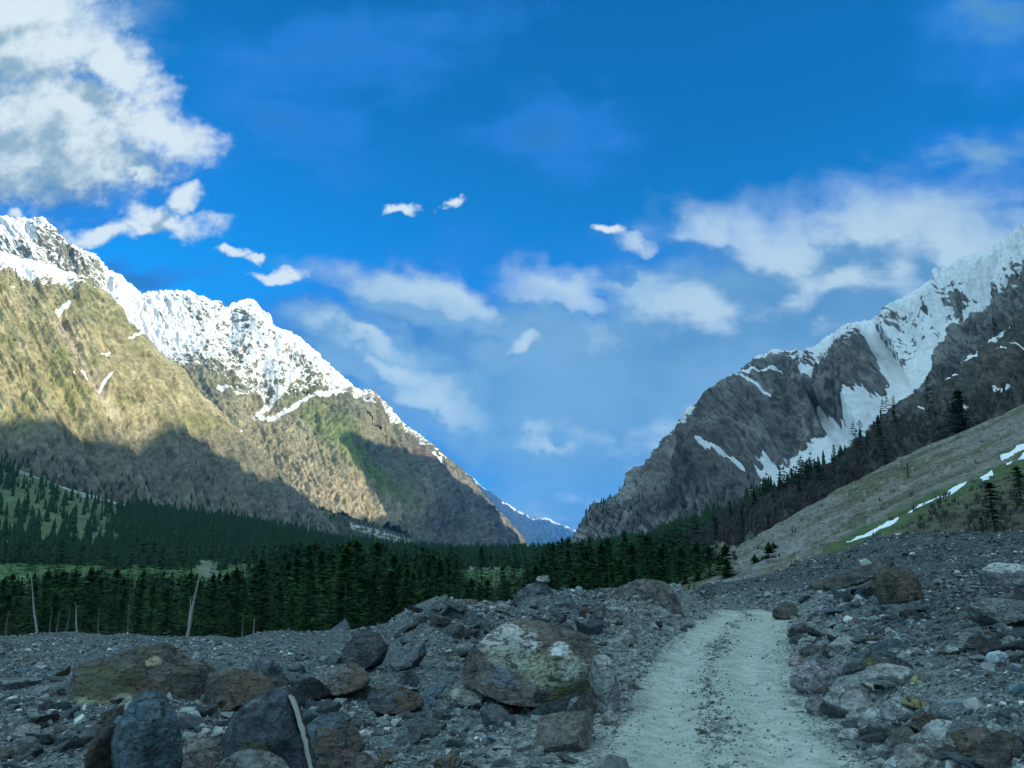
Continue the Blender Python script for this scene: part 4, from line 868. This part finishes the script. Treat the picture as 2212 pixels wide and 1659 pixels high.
for (xa, ya, xb, yb_), n, tail in ZN:
    for k in range(n):
        for _ in range(20):
            x, y = rs.uniform(xa, xb), rs.uniform(ya, yb_)
            if 'heap along' in tail: x = 1712 + (y - 1370) * .25 + abs(rs.normal()) * 90 + (y - 1370) * .55 * rs.rand()
            if 'low in' in tail: x = 1800 + (y - 1530) * .75 + rs.rand() * 280
            if 'slope of the mound' in tail and x > 1380 and y > 1360: continue
            Yh = ground_hit(x, y); t, _e2 = ray(x, y); X = t * Yh; l, r = road_lr(Yh)
            if l - .15 < X < r + .25 or Yh > 44: continue
            rad = min(.10 + rs.exponential(.08), .32) * (1 if Yh < 18 else 1.2)
            if all(math.hypot(X - a, Yh - b) > (rad + c) * .7 for a, b, c in PLACED): break
        else: continue
        PLACED.append((X, Yh, rad))
        cn = rs.choice(list(NM), p=[.24, .30, .10, .14, .10, .02, .10])
        o = bpy.data.objects.new('rock', variants[rs.randint(22)]); COL.objects.link(o)
        o.location = (X, Yh, float(H(X, Yh)) + rad * .18); o.rotation_euler = (rs.uniform(-.5, .5), rs.uniform(-.5, .5), rs.uniform(0, 6.28)); o.scale = (rad * 1.15,) * 3
        c_ = np.array(NM[cn]) * rs.uniform(.85, 1.55); c_ = c_ * (1.3 if ('heap' in tail or 'in front' in tail) else 1.0); o.color = (*c_, rs.uniform(0, .5))
        tag(o, f'{cn} angular rock {tail}', 'rock', f'{cn} rocks {tail}')
# the uncountable small stones
def stones_mesh(n, n_sub, rmin, rmax, sampler, seed, power=2.2, nvar=14):
    rs = np.random.RandomState(seed)
    vs = [shard(rs, n_sub) for _ in range(nvar)]
    X, Y, dens_ = sampler(rs, n); n = len(X)
    u = rs.rand(n); rad = (rmin ** (-power) + u * (rmax ** (-power) - rmin ** (-power))) ** (-1 / power) * dens_
    Z = H(X, Y); VV, FF, CC = [], [], []; base = 0
    pal = np.array([SLATE, GREY, (.26, .28, .27), BLUE, BROWN, (.075, .08, .082), (.33, .33, .30), (.55, .55, .5), (.27, .25, .21), (.18, .11, .065)]); pr = [.19, .23, .17, .1, .07, .1, .07, .02, .04, .01]
    kind = rs.choice(len(pal), n, p=pr); var = rs.randint(0, nvar, n); yaw = rs.rand(n) * 6.283; tx = rs.normal(size=n) * .35; ty = rs.normal(size=n) * .35
    l, r = road_lr(Y); rd = ((X > l - .3) & (X < r + .3) & (Y < 36)); dk = (X > r + 2.5)
    col = pal[kind] * rs.uniform(.75, 1.3, n)[:, None]; col[rd] = np.array([.24, .26, .24]) * rs.uniform(.45, 1.25, rd.sum())[:, None]; 
    near_r = ((np.abs(X - l) < 1.8) | (np.abs(X - r) < 1.4)) & ~rd; col[near_r] = col[near_r] * .45 + np.array([.26, .265, .245]) * .55
    bright = col.max(1) > .4; col[dk & ~bright] *= .62
    for v in range(nvar):
        k = np.where(var == v)[0]
        if not len(k): continue
        q, f = vs[v]; q = q[None] * rad[k][:, None, None]
        cy, sy = np.cos(yaw[k])[:, None], np.sin(yaw[k])[:, None]; cx, sx = np.cos(tx[k])[:, None], np.sin(tx[k])[:, None]
        y1 = q[..., 1] * cx - q[..., 2] * sx; z1 = q[..., 1] * sx + q[..., 2] * cx; x1 = q[..., 0]
        x2 = x1 * cy - y1 * sy; y2 = x1 * sy + y1 * cy
        VV.append(np.stack([x2 + X[k][:, None], y2 + Y[k][:, None], z1 + (Z[k] + rad[k] * .22)[:, None]], -1).reshape(-1, 3))
        FF.append((f[None] + (np.arange(len(k)) * len(q[0]))[:, None, None] + base).reshape(-1, 3)); base += len(k) * len(q[0])
        CC.append(np.repeat(col[k], len(q[0]), 0))
    return np.concatenate(VV), np.concatenate(FF), np.concatenate(CC)
def sampler(yr, bias, roadkeep):
    def f(rs, n):
        u = rs.rand(n); Y = (yr[0] ** bias + u * (yr[1] ** bias - yr[0] ** bias)) ** (1 / bias)
        X = rs.uniform(-.72, .74, n) * Y
        l, r = road_lr(Y); on = (X > l - .05) & (X < r + .1) & (Y < 36)
        c_ = (X - (l + r) / 2) / (r - l); mid = np.exp(-((c_ + .06) / .10) ** 2)
        keep = ~on | (rs.rand(n) < roadkeep * (.3 + .55 * mid + .9 * (np.abs(c_) > .42)))
        cl = fbm(X / 2.2, Y / 2.2, o=3, s=401); keep &= on | (rs.rand(n) < sst(-.55, .25, cl) * .85 + .15)
        lm = np.interp(X / Y, _t, lim); keep &= Y < lm + 2
        X, Y, on = X[keep], Y[keep], on[keep]
        sc = np.where(on, .5 + .75 * mid[keep], 1.0) * (1 + np.clip(Y - 20, 0, 40) / 40)
        sc = sc * (1 - .42 * sst(14, 18, Y) * sst(.0, -.12, X / Y)) * (1 - .12 * (X > r[keep] + 3)) * (.7 + .6 * sst(-.3, .4, fbm(X / 3, Y / 3, o=2, s=402)))
        return X, Y, sc
    return f
def stone_mat():
    m, T, b = new_mat('loose_stone'); pos = T.node('ShaderNodeNewGeometry').outputs['Position']
    n1 = T.noise(pos, 14, 5, .65); T.put(b.inputs['Base Color'], T.vm('SCALE', attr(T, 'alb', 0), scale=T.ss(n1, .25, .75, .6, 1.4))); b.inputs['Roughness'].default_value = .85
    bump(T, b, n1, .02); return m
MAT['stone'] = stone_mat()
parts = [stones_mesh(110000, 9, .018, .09, sampler((8, 26), 1.0, .55), 1, 2.2, 20), stones_mesh(9500, 13, .08, .24, sampler((8.5, 36), 1.3, .03), 2, 2.6, 24), stones_mesh(70000, 9, .035, .16, sampler((20, 54), 1.5, .3), 3, 2.6, 20)]
base = 0; VV, FF, CC = [], [], []
for v, f, c in parts: VV.append(v); FF.append(f + base); CC.append(c); base += len(v)
me = mesh_np('loose_stones', np.concatenate(VV), np.concatenate(FF), MAT['stone'], False, {'alb': np.concatenate(CC)})
tag(obj('loose_stones', me), 'grey slate rubble and small stones strewn beside the dirt road', 'stones', kind='stuff')
print('stones', len(me.polygons))

# ================================================================== trees
def leaf_mat(name, col, col2):
    m, T, b = new_mat(name); oi = T.node('ShaderNodeObjectInfo'); pos = T.node('ShaderNodeNewGeometry').outputs['Position']
    n = T.noise(pos, .9, 3, .6); c = T.mix(T.ss(n, .35, .65), col, col2)
    T.put(b.inputs['Base Color'], T.vm('SCALE', c, scale=T.m('ADD', T.m('MULTIPLY', oi.outputs['Random'], .7), .65))); b.inputs['Roughness'].default_value = .9; b.inputs['Specular IOR Level'].default_value = .1
    return m
MAT['needles'] = leaf_mat('pine_needles', (.022, .066, .020), (.050, .115, .028))
MAT['needles_light'] = leaf_mat('light_pine_needles', (.028, .070, .022), (.055, .105, .030))
MAT['needles_far'] = leaf_mat('wood_needles', (.024, .062, .028), (.045, .095, .038))
m, T, b = new_mat('bark'); T.put(b.inputs['Base Color'], T.mix(T.noise(T.node('ShaderNodeTexCoord').outputs['Object'], 6, 4), (.10, .08, .06), (.20, .175, .15))); MAT['bark'] = m
m, T, b = new_mat('pale_bark'); T.put(b.inputs['Base Color'], T.mix(T.noise(T.node('ShaderNodeTexCoord').outputs['Object'], 4, 4), (.22, .20, .17), (.42, .39, .34))); MAT['palebark'] = m
def crown_np(rs, h, w, base=.12, levels=22, per=8, cards=4, droop=.25, irregular=.3, csize=.10):
    """conifer crown: whorls of branches, each a fan of small needle faces"""
    V_, F_ = [], []
    for L in range(levels):
        zr = base + (1 - base) * (L + rs.uniform(-.3, .3)) / levels; zr = min(max(zr, base), .985)
        rr = w * (1 - (zr - base) / (1 - base)) ** .75 * (1 + rs.uniform(-irregular, irregular)) + .03 * w
        for _ in range(per):
            a = rs.uniform(0, 6.283); r1 = rr * rs.uniform(.65, 1.12)
            d = np.array([math.cos(a), math.sin(a), 0]); sd = np.array([-d[1], d[0], 0])
            for c in range(cards):
                f = (c + rs.uniform(.2, 1)) / cards
                p = d * r1 * f + np.array([0, 0, zr * h - droop * r1 * f * f + rs.uniform(-.02, .02) * h])
                s_ = h * csize * rs.uniform(.5, 1.1) * (1.1 - .45 * f)
                up = np.array([rs.uniform(-.4, .4), rs.uniform(-.4, .4), rs.uniform(.15, .6)])
                e1 = (d * rs.uniform(.5, 1) + sd * rs.uniform(-.8, .8)) * s_; e2 = (sd * rs.uniform(.4, .8) + up * rs.uniform(-.7, .7)) * s_ * .6
                b0 = len(V_); V_ += [p - e1 * .5, p + e2 * .5, p + e1 * .75, p - e2 * .5]; F_.append((b0, b0 + 1, b0 + 2, b0 + 3))
    for q in range(5):
        a = rs.uniform(0, 6.283); b0 = len(V_); c = np.array([0, 0, h * .95]); e = np.array([math.cos(a), math.sin(a), 0]) * w * .12
        V_ += [c - e, c + np.array([0, 0, -h * .05]), c + e, c + np.array([0, 0, h * .07])]; F_.append((b0, b0 + 1, b0 + 2, b0 + 3))
    return np.array(V_), np.array(F_)
def tube_np(pts, rad, n=7):
    V_, F_ = [], []
    for k, (p, r) in enumerate(zip(pts, rad)):
        for j in range(n): a = 6.283 * j / n; V_.append((p[0] + r * math.cos(a), p[1] + r * math.sin(a), p[2]))
    for k in range(len(pts) - 1):
        for j in range(n): F_.append((k * n + j, k * n + (j + 1) % n, (k + 1) * n + (j + 1) % n, (k + 1) * n + j))
    return np.array(V_), np.array(F_)
rs = np.random.RandomState(77)
TREES = []
for k in range(9):
    w_ = rs.uniform(.24, .34) if k < 6 else rs.uniform(.15, .19)
    cv, cf = crown_np(rs, 1.0, w_, base=rs.uniform(.06, .2), levels=24, per=10, cards=5, irregular=rs.uniform(.2, .45), csize=.095)
    tv, tf = tube_np([(0, 0, -.06), (rs.uniform(-.01, .01), 0, .4), (0, 0, .97)], [.014, .010, .003])
    TREES.append((mesh_np('crown', cv, cf, MAT['needles_light' if k % 3 == 2 else 'needles'], False), mesh_np('trunk', tv, tf, MAT['bark'], True)))
def place_tree(p, h, label, group=None, k=None, name='conifer', lean=(0, 0)):
    k = rs.randint(6) if k is None else k
    o = empty(name, (float(p[0]), float(p[1]), float(p[2])), rs.uniform(0, 6.28), h); o.rotation_euler = (lean[0], lean[1], o.rotation_euler[2])
    for nm, me in zip(('crown', 'trunk'), TREES[k]): obj(nm, me, o)
    tag(o, label, 'tree', group); return o
def surf(name, rs, n, dens):
    """random points on a loft, chosen by dens(XD, YD, Q) per square metre"""
    XD_, YD_, Q_ = TERR[name]; A = np.cross(Q_[1:, :-1] - Q_[:-1, :-1], Q_[:-1, 1:] - Q_[:-1, :-1]); A = np.abs(A[..., 2]) + .3 * np.linalg.norm(A, axis=-1)
    w_ = A * dens(XD_[:-1, :-1], YD_[:-1, :-1], Q_[:-1, :-1]); vis = (XD_[:-1, :-1] > -80) & (XD_[:-1, :-1] < 2300); w_ = w_ * vis; tot = w_.sum()
    n = int(min(n, tot)); k = rs.choice(w_.size, n, p=(w_ / tot).ravel()); i, j = np.unravel_index(k, w_.shape)
    u, v = rs.rand(n)[:, None], rs.rand(n)[:, None]
    p = Q_[i, j] + u * (Q_[i, j + 1] - Q_[i, j]) + v * (Q_[i + 1, j] - Q_[i, j])
    return p, XD_[i, j], YD_[i, j]
def dens_valley(XD, YD, Q):
    t1 = fbm(XD / 45, YD / 16, o=4, s=501)
    d = np.full(XD.shape, 1.0)
    hill = sst(430, 200, XD + 60 * t1) * sst(1197, 1180, YD); d = d * (1 - hill * .93) + hill * .25 * sst(.05, .35, t1)
    d = d * (1 - (.97 - .5 * sst(.1, .4, t1)) * sst(1219, 1226, YD + 14 * t1) * sst(1264, 1257, YD) * sst(600, 540, XD + 40 * t1))
    d = d * (1 - .97 * soft(ell(XD, YD, 1075, 1240, 85, 18), .3)) * (1 - .9 * soft(ell(XD, YD, 1310, 1232, 80, 10), .3)) * (1 - .9 * soft(ell(XD, YD, 770, 1236, 40, 12), .3))
    d = d * (1 - soft(ell(XD, YD, 450, 1235, 40, 16, 35), .3)) * (1 - soft(poly_d(XD, YD, [(-300, 920, 16), (0, 988, 14), (130, 1036, 11), (180, 1060, 12), (240, 1076, 9), (285, 1092, 6)]), .2))
    d = d * (Q[..., 1] > 118) * (1 - sst(1180, 1260, XD) * sst(1290, 1260, YD) * .5)
    return d / (13 + .016 * Q[..., 1] ** 1.1)
def dens_near(XD, YD, Q):
    t1 = fbm(XD / 40, YD / 25, o=4, s=502)
    d = sst(1540, 1420, XD) * (.4 + .6 * sst(-.3, .2, t1)) + .9 * sst(60, 10, np.abs(YD - np.interp(XD, [1480, 1600, 1700, 1800, 1900], [1150, 1110, 1085, 1055, 1000]))) * sst(1470, 1530, XD) * sst(1960, 1800, XD) * sst(-.1, .25, t1)
    d = d + .05 * sst(2212, 1900, XD) + .3 * soft(ell(XD, YD, 1740, 1070, 40, 40), .4)
    d = d * (1 - soft(ell(XD, YD, 1560, 1215, 100, 22, -25), .2)) * (1 - .8 * soft(ell(XD, YD, 1330, 1215, 60, 9), .3))
    return d / 24
def dens_bench(XD, YD, Q): return (1 - .6 * soft(poly_d(XD, YD, [(760, 1135, 6), (830, 1156, 8), (900, 1178, 5)]), .6)) / 260
def dens_foot(XD, YD, Q):           # trees scattered up the foot of the brown mountain
    base_y = np.interp(XD, [0, 130, 330, 500, 600, 740], [1000, 1048, 1108, 1128, 1148, 1172])
    return (sst(45, 5, base_y - YD) + .05 * sst(200, 60, base_y - YD) + .006) / 500
def dens_right(XD, YD, Q):
    return (.9 * sst(1480, 1330, XD) * sst(1085, 1120, YD) + .6 * sst(70, 20, np.abs(YD - np.interp(XD, [1400, 1600, 1750], [1130, 1090, 1030])) * 1.2) * sst(1700, 1600, XD) * .4) / 260
PT = []
for nm, n, dn, hr in (('valley', 26000, dens_valley, (8, 15)), ('near', 3200, dens_near, (8, 18)), ('bench', 1600, dens_bench, (12, 20)), ('left', 1500, dens_foot, (9, 15)), ('right', 700, dens_right, (12, 18))):
    p, xd, yd = surf(nm, rs, n, dn); hh = rs.uniform(*hr, len(p)) * np.where(rs.rand(len(p)) < .2, .65, 1.0)
    if nm == 'valley': hh = hh * np.where(yd < 1197, 1.45, 1) * rs.choice([.5, .75, 1, 1.25, 1.4], len(p))
    if nm == 'valley':
        cap = np.interp(xd, [0, 200, 480, 600, 700, 940, 985, 1010, 1115, 1140, 1250, 1500], [1248, 1238, 1250, 1200, 1182, 1188, 1240, 1262, 1262, 1215, 1195, 1190]) + 14 * fbm(xd / 30, xd * 0, o=3, s=601)
        hm = CAMZ + ray(1106, cap)[1] * p[:, 1] - p[:, 2]
        hh = np.where(p[:, 1] < 390, np.minimum(hh * rs.choice([.8, 1.1, 1.35], len(p)), np.maximum(hm, 2.2) * rs.choice([.6, .8, .95, 1.1], len(p))), hh)
    PT += [(q, h_, nm) for q, h_ in zip(p, hh)]
    print('trees', nm, len(p))
# single trees placed where the photograph shows them
def on_surf(name, x, y):
    return hit(name, x, y)
SING = []; LCOL = (.04, .07, .03)
for nm, x, y, top, k, lab in [
    ('near', 1897, 948, 902, 7, 'slim dark spire conifer on the ridge in front of the snow gully'), ('near', 1804, 1008, 962, 7, 'slim conifer standing before the lower snow field'),
    ('near', 2078, 950, 850, 4, 'large dark conifer on the slope above the talus'), ('near', 1730, 1080, 1025, 8, 'tall dark conifer right of the lower snow field foot'),
    ('near', 1580, 1130, 1082, 8, 'dark conifer at the left foot of the grey cliff'), ('near', 1548, 1190, 1120, 6, 'tall dark conifer in the brown birch wood'), ('near', 1605, 1180, 1110, 6, 'dark conifer right of the tall one in the birch wood'),
    ('near', 1660, 1165, 1115, 7, 'narrow dark conifer just above the upper talus edge'), ('scree', 1605, 1262, 1240, 2, 'small lone conifer at the foot of the talus'), ('scree', 1490, 1276, 1254, 1, 'small round conifer where road and talus meet'),
    ('scree', 2148, 1150, 1045, 3, 'big dark conifer at the right edge above the rubble'), ('scree', 2206, 1095, 1010, 4, 'dark conifer high at the right edge behind the big one'), ('scree', 2120, 1152, 1112, 5, 'smaller conifer left of the big dark one at the right edge'),
    ('scree', 1962, 1030, 1000, 2, 'small dark conifer on the upper edge of the grassy slope'), ('scree', 1828, 1205, 1195, 1, 'tiny conifer on the green band of the slope'),
    ('near', 1462, 1252, 1195, 7, 'slender conifer standing left of the talus foot'), ('near', 1432, 1255, 1205, 7, 'slender conifer left of its twin near the talus foot')]:
    q = on_surf(nm, x, y); h_ = abs(ray(x, top)[1] - ray(x, y)[1]) * q[1]
    t_ = place_tree(q - np.array([0, 0, .3]), h_ * 1.12, lab, k=k)
    if 'big' in lab or 'large' in lab: t_.scale = (h_ * 1.9, h_ * 1.9, h_ * 1.12)
# tall trees rising above the forest's edge right of the middle
def off_tree(x, ybase, top, Y, lab, k):
    q = P(x, ybase, Y); h_ = (ray(x, top)[1] - ray(x, ybase)[1]) * Y; place_tree(q, h_, lab, k=k)
off_tree(1195, 1300, 1172, 120, 'tall broad conifer rising right above the crowning boulder of the mound', 0)
off_tree(1040, 1300, 1182, 150, 'yellowish green pine before the green clearing', 2)
off_tree(1260, 1300, 1190, 160, 'dark pine second right of the crowning boulder', 3)
off_tree(1322, 1300, 1200, 170, 'dark narrow pine right of the crowning boulder among its neighbours', 7)
off_tree(985, 1330, 1206, 118, 'dark pine left of the green clearing behind the mound', 1)
off_tree(1085, 1330, 1222, 120, 'dark pine standing in front of the green clearing', 4)
# the nearest of the wood as single trees, the rest as one wood
PT.sort(key=lambda a: a[0][1] / a[1])
nsing = 255; cnt = 0
ZL = {'valley': ('dark conifer in the near edge of the dense wood behind the rubble', 'conifers of the dense wood'), 'near': ('dark conifer on the wooded slope left of the talus', 'conifers on the wooded slope'),
      'bench': ('x', 'x'), 'left': ('x', 'x'), 'right': ('x', 'x')}
rest = []
for q, h_, nm in PT:
    if cnt < nsing and nm in ('valley', 'near'):
        place_tree(q - np.array([0, 0, .2]), h_, *ZL[nm]); cnt += 1
    else: rest.append((q, h_))
fv = []
for k in range(10):
    fv.append((crown_np(rs, 1.0, rs.uniform(.22, .32), base=.04, levels=11, per=6, cards=2, irregular=.4, csize=.20), 1))
def tiers(rs, w):
    V_, F_ = [], []
    for L in range(5):
        z0 = .04 + .19 * L; z1 = min(z0 + .36, 1.0) if L < 4 else 1.0; r = w * (1 - L * .19) * rs.uniform(.8, 1.15); c = len(V_); V_.append((rs.uniform(-.01, .01), 0, z1))
        for j in range(7): a = 6.283 * j / 7 + L; q = r * rs.uniform(.6, 1.2); V_.append((q * math.cos(a), q * math.sin(a), z0 + rs.uniform(-.03, .05)))
        F_ += [(c, c + 1 + j, c + 1 + (j + 1) % 7, c + 1 + (j + 1) % 7) for j in range(7)]
    return np.array(V_), np.array(F_)
for k in range(6): fv.append((tiers(rs, rs.uniform(.17, .26)), 0))
VV, FF, base = [], [], 0
rq = np.array([r_[0] for r_ in rest]); rh = np.array([r_[1] for r_ in rest]); nearf = rq[:, 1] < 560
vid = np.where(nearf, rs.randint(0, 10, len(rq)), rs.randint(10, 16, len(rq)))
for k in range(16):
    m_ = np.where(vid == k)[0]
    if not len(m_): continue
    (v, f), _ = fv[k]; a = rs.rand(len(m_)) * 6.283; ca, sa = np.cos(a)[:, None], np.sin(a)[:, None]; h_ = rh[m_][:, None]
    f = f[:, :3] if k >= 10 else f
    x = (v[None, :, 0] * ca - v[None, :, 1] * sa) * h_ + rq[m_][:, :1]; y = (v[None, :, 0] * sa + v[None, :, 1] * ca) * h_ + rq[m_][:, 1:2]; z = v[None, :, 2] * h_ + rq[m_][:, 2:3] - .3
    VV.append(np.stack([x, y, z], -1).reshape(-1, 3)); FF.append((f[None] + (np.arange(len(m_)) * len(v))[:, None, None] + base).reshape(-1, f.shape[1])); base += len(m_) * len(v)
FF = [np.concatenate([q[:, :3], q[:, [0, 2, 3]]]) if q.shape[1] == 4 else q for q in FF]
me = mesh_np('conifer_wood', np.concatenate(VV), np.concatenate(FF), MAT['needles_far'], False)
tag(obj('conifer_wood', me), 'dense dark conifer wood covering the valley floor and the foot of the mountains', 'wood', kind='stuff')
print('wood', len(rest), len(me.polygons))
# trees with bare trunks at the wood's edge
def bare_tree(x0, y0, x1, y1, Y, lab, crown=.25, r=.16, tall=1.0, mat='bark'):
    a = P(x0, y0, Y); b_ = P(x1, y1, Y); o = empty('bare_trunked_pine', tuple(a.tolist())); d = b_ - a
    n = 7; pts = [d * (i / n) * tall + np.array([.05 * math.sin(i * 1.3), 0, 0]) * (0 < i < n) for i in range(n + 1)]
    tv, tf = tube_np([tuple(p_) for p_ in pts], [r * (1 - .72 * i / n) for i in range(n + 1)]); obj('trunk', mesh_np('trunk', tv, tf, MAT[mat], True), o)
    br_v, br_f, bb = [], [], 0
    for q in range(16):
        f = rs.uniform(.45, .98); p0 = d * f; a_ = rs.uniform(0, 6.28); L = rs.uniform(.5, 1.5) * (1.3 - f)
        tv, tf = tube_np([tuple(p0), tuple(p0 + np.array([math.cos(a_) * L, math.sin(a_) * L, -.1 + .3 * L]))], [r * .18, r * .05], 4); br_v.append(tv); br_f.append(tf + bb); bb += len(tv)
    obj('branches', mesh_np('branches', np.concatenate(br_v), np.concatenate(br_f), MAT[mat], True), o)
    h_ = np.linalg.norm(d)
    cv, cf = crown_np(rs, h_ * crown * 2, h_ * .07, base=.02, levels=9, per=5, cards=3, irregular=.5, csize=.07)
    cv[:, 0] += d[0] * (1 - crown); cv[:, 2] += d[2] * (1 - crown * .9)
    obj('crown', mesh_np('crown', cv, cf, MAT['needles'], False), o)
    tag(o, lab, 'tree'); return o
bare_tree(400, 1400, 432, 1232, 100, 'leaning tree with long pale bare trunk at the edge of the wood', .3, .25, mat='palebark')
bare_tree(405, 1400, 412, 1290, 101, 'thin bare trunk close behind the foot of the leaning pale tree', .1, .16, mat='palebark')
bare_tree(82, 1395, 66, 1236, 100, 'slightly curved thin trunked tree near the left edge', .3, .17, mat='palebark')
bare_tree(105, 1395, 112, 1310, 104, 'thin bare pole of a pine right of the curved trunked tree', .3, .13)
bare_tree(120, 1395, 128, 1320, 104, 'second thin bare pole right of the curved trunked tree', .3, .12)
bare_tree(138, 1395, 152, 1318, 102, 'bare thin pole leaning right near the left edge', .2, .13)
bare_tree(168, 1398, 163, 1300, 100, 'straight grey trunked pine left of the rubble crest stone', .3, .15, mat='palebark')
bare_tree(212, 1398, 214, 1310, 102, 'straight thin trunked pine above the long olive boulder', .3, .14)
bare_tree(276, 1398, 278, 1300, 104, 'thin trunked pine behind the right part of the olive boulder', .35, .12)
bare_tree(523, 1405, 525, 1325, 100, 'short thin trunked pine in the dip of the rubble edge', .45, .14)
bare_tree(548, 1400, 549, 1335, 104, 'thin grey bare pole right of the dip of the rubble edge', .2, .11, mat='palebark')
bare_tree(10, 1395, 18, 1320, 102, 'thin bare pole at the left edge of the picture', .3, .13)
# leafless brush on the wooded slope
def brush(name, n, dn, hr, seed, col):
    r2 = np.random.RandomState(seed); p, xd, yd = surf(name, r2, n, dn); VV, FF = [], []
    n = len(p); K_ = 9
    a = r2.rand(n, K_) * 6.283; tl = r2.uniform(.1, .5, (n, K_)); h_ = r2.uniform(*hr, (n, 1)) * r2.uniform(.5, 1, (n, K_)); w_ = h_ * .022
    dirx, diry = np.cos(a) * tl, np.sin(a) * tl
    bx = p[:, 0:1] + r2.uniform(-.4, .4, (n, K_)); by = p[:, 1:2] + 0 * bx; bz = p[:, 2:3] - .2 + 0 * bx
    v0 = np.stack([bx - w_, by, bz], -1); v1 = np.stack([bx + w_, by, bz], -1); v2 = np.stack([bx + dirx * h_ + w_ * .3, by + diry * h_, bz + h_], -1); v3 = np.stack([bx + dirx * h_ * .6 - h_ * .12, by, bz + h_ * .75], -1)
    V_ = np.stack([v0, v1, v2, v3], 2).reshape(-1, 3); F_ = np.arange(len(V_)).reshape(-1, 4)
    return mesh_np('leafless_brush', V_, F_, col, False)
m, T, b = new_mat('twigs'); T.put(b.inputs['Base Color'], T.mix(T.noise(T.node('ShaderNodeNewGeometry').outputs['Position'], .05, 3), (.055, .047, .04), (.105, .09, .078))); MAT['twig'] = m
def db(XD, YD, Q): return (soft(ell(XD, YD, 1640, 1140, 230, 55, -25), .6) + .5 * soft(ell(XD, YD, 1880, 1010, 140, 40, -38), .6) + .4 * soft(ell(XD, YD, 2080, 930, 120, 30, -30), .6)) * (1 - soft(ell(XD, YD, 1560, 1215, 95, 16, -25), .3)) / 9
o = obj('leafless_brush', brush('near', 9000, db, (3, 7), 5, MAT['twig'])); tag(o, 'leafless grey brown birch brush on the slope left of the talus', 'brush', kind='stuff')
r3 = lambda XD, YD, Q: (sst(1930, 2050, XD) * sst(1075, 1100, YD + .3 * (XD - 2000)) * .5 + .02 * (YD > 1000)) / 5
_sv = brush('scree', 5000, r3, (.5, 1.7), 9, MAT['twig']); o = obj('dry_scrub', _sv); tag(o, 'dry brown scrub on the lower grassy slope above the rubble', 'scrub', kind='stuff')
# two bare bushes on the talus
def bush(nm, x, y, top, lab):
    q = on_surf(nm, x, y); h_ = abs(ray(x, top)[1] - ray(x, y)[1]) * q[1]; o = empty('bare_bush', tuple(q.tolist())); bv, bf, bb = [], [], 0
    def grow(p0, d, L, r, dep):
        nonlocal bb
        p1 = p0 + d * L; tv, tf = tube_np([tuple(p0), tuple(p1)], [r, r * .6], 5); bv.append(tv); bf.append(tf + bb); bb += len(tv)
        if dep:
            for _ in range(3):
                d2 = d + rs.normal(size=3) * .45; d2 /= np.linalg.norm(d2); grow(p1, d2, L * .72, r * .6, dep - 1)
    for _ in range(4):
        d = np.array([rs.normal() * .5, rs.normal() * .4, 1]); d /= np.linalg.norm(d); grow(np.zeros(3), d, h_ * .32, .05 * h_ / 4, 3)
    o2 = obj('branches', mesh_np('branches', np.concatenate(bv), np.concatenate(bf), MAT['palebark'], True), o); tag(o, lab, 'bush')
bush('scree', 1802, 1148, 1115, 'bare pale branched bush on the talus above the green band'); bush('near', 1720, 1150, 1122, 'bare branched birch at the upper edge of the talus'); bush('near', 1580, 1213, 1190, 'bare pale birch above the grey scree patch')

# haze: one box of even air round everything
def box_mesh(lo, hi):
    v = np.array([(x, y, z) for x in (lo[0], hi[0]) for y in (lo[1], hi[1]) for z in (lo[2], hi[2])], float)
    f = np.array([(0, 1, 3, 2), (4, 6, 7, 5), (0, 4, 5, 1), (2, 3, 7, 6), (0, 2, 6, 4), (1, 5, 7, 3)])
    return v, f
mh = bpy.data.materials.new('haze_air'); mh.use_nodes = True; mh.node_tree.nodes.clear(); T = NT(mh.node_tree)
pv = T.node('ShaderNodeVolumePrincipled'); pv.inputs['Color'].default_value = (.10, .42, 1.0, 1); pv.inputs['Density'].default_value = 2.6e-5; pv.inputs['Anisotropy'].default_value = 0.0
ot = T.node('ShaderNodeOutputMaterial'); T.l.new(pv.outputs[0], ot.inputs['Volume'])
v, f = box_mesh((-9000, -9600, -42), (9000, 36500, 2300))
tag(obj('haze', mesh_np('haze', v, f, mh, False)), kind='stuff')
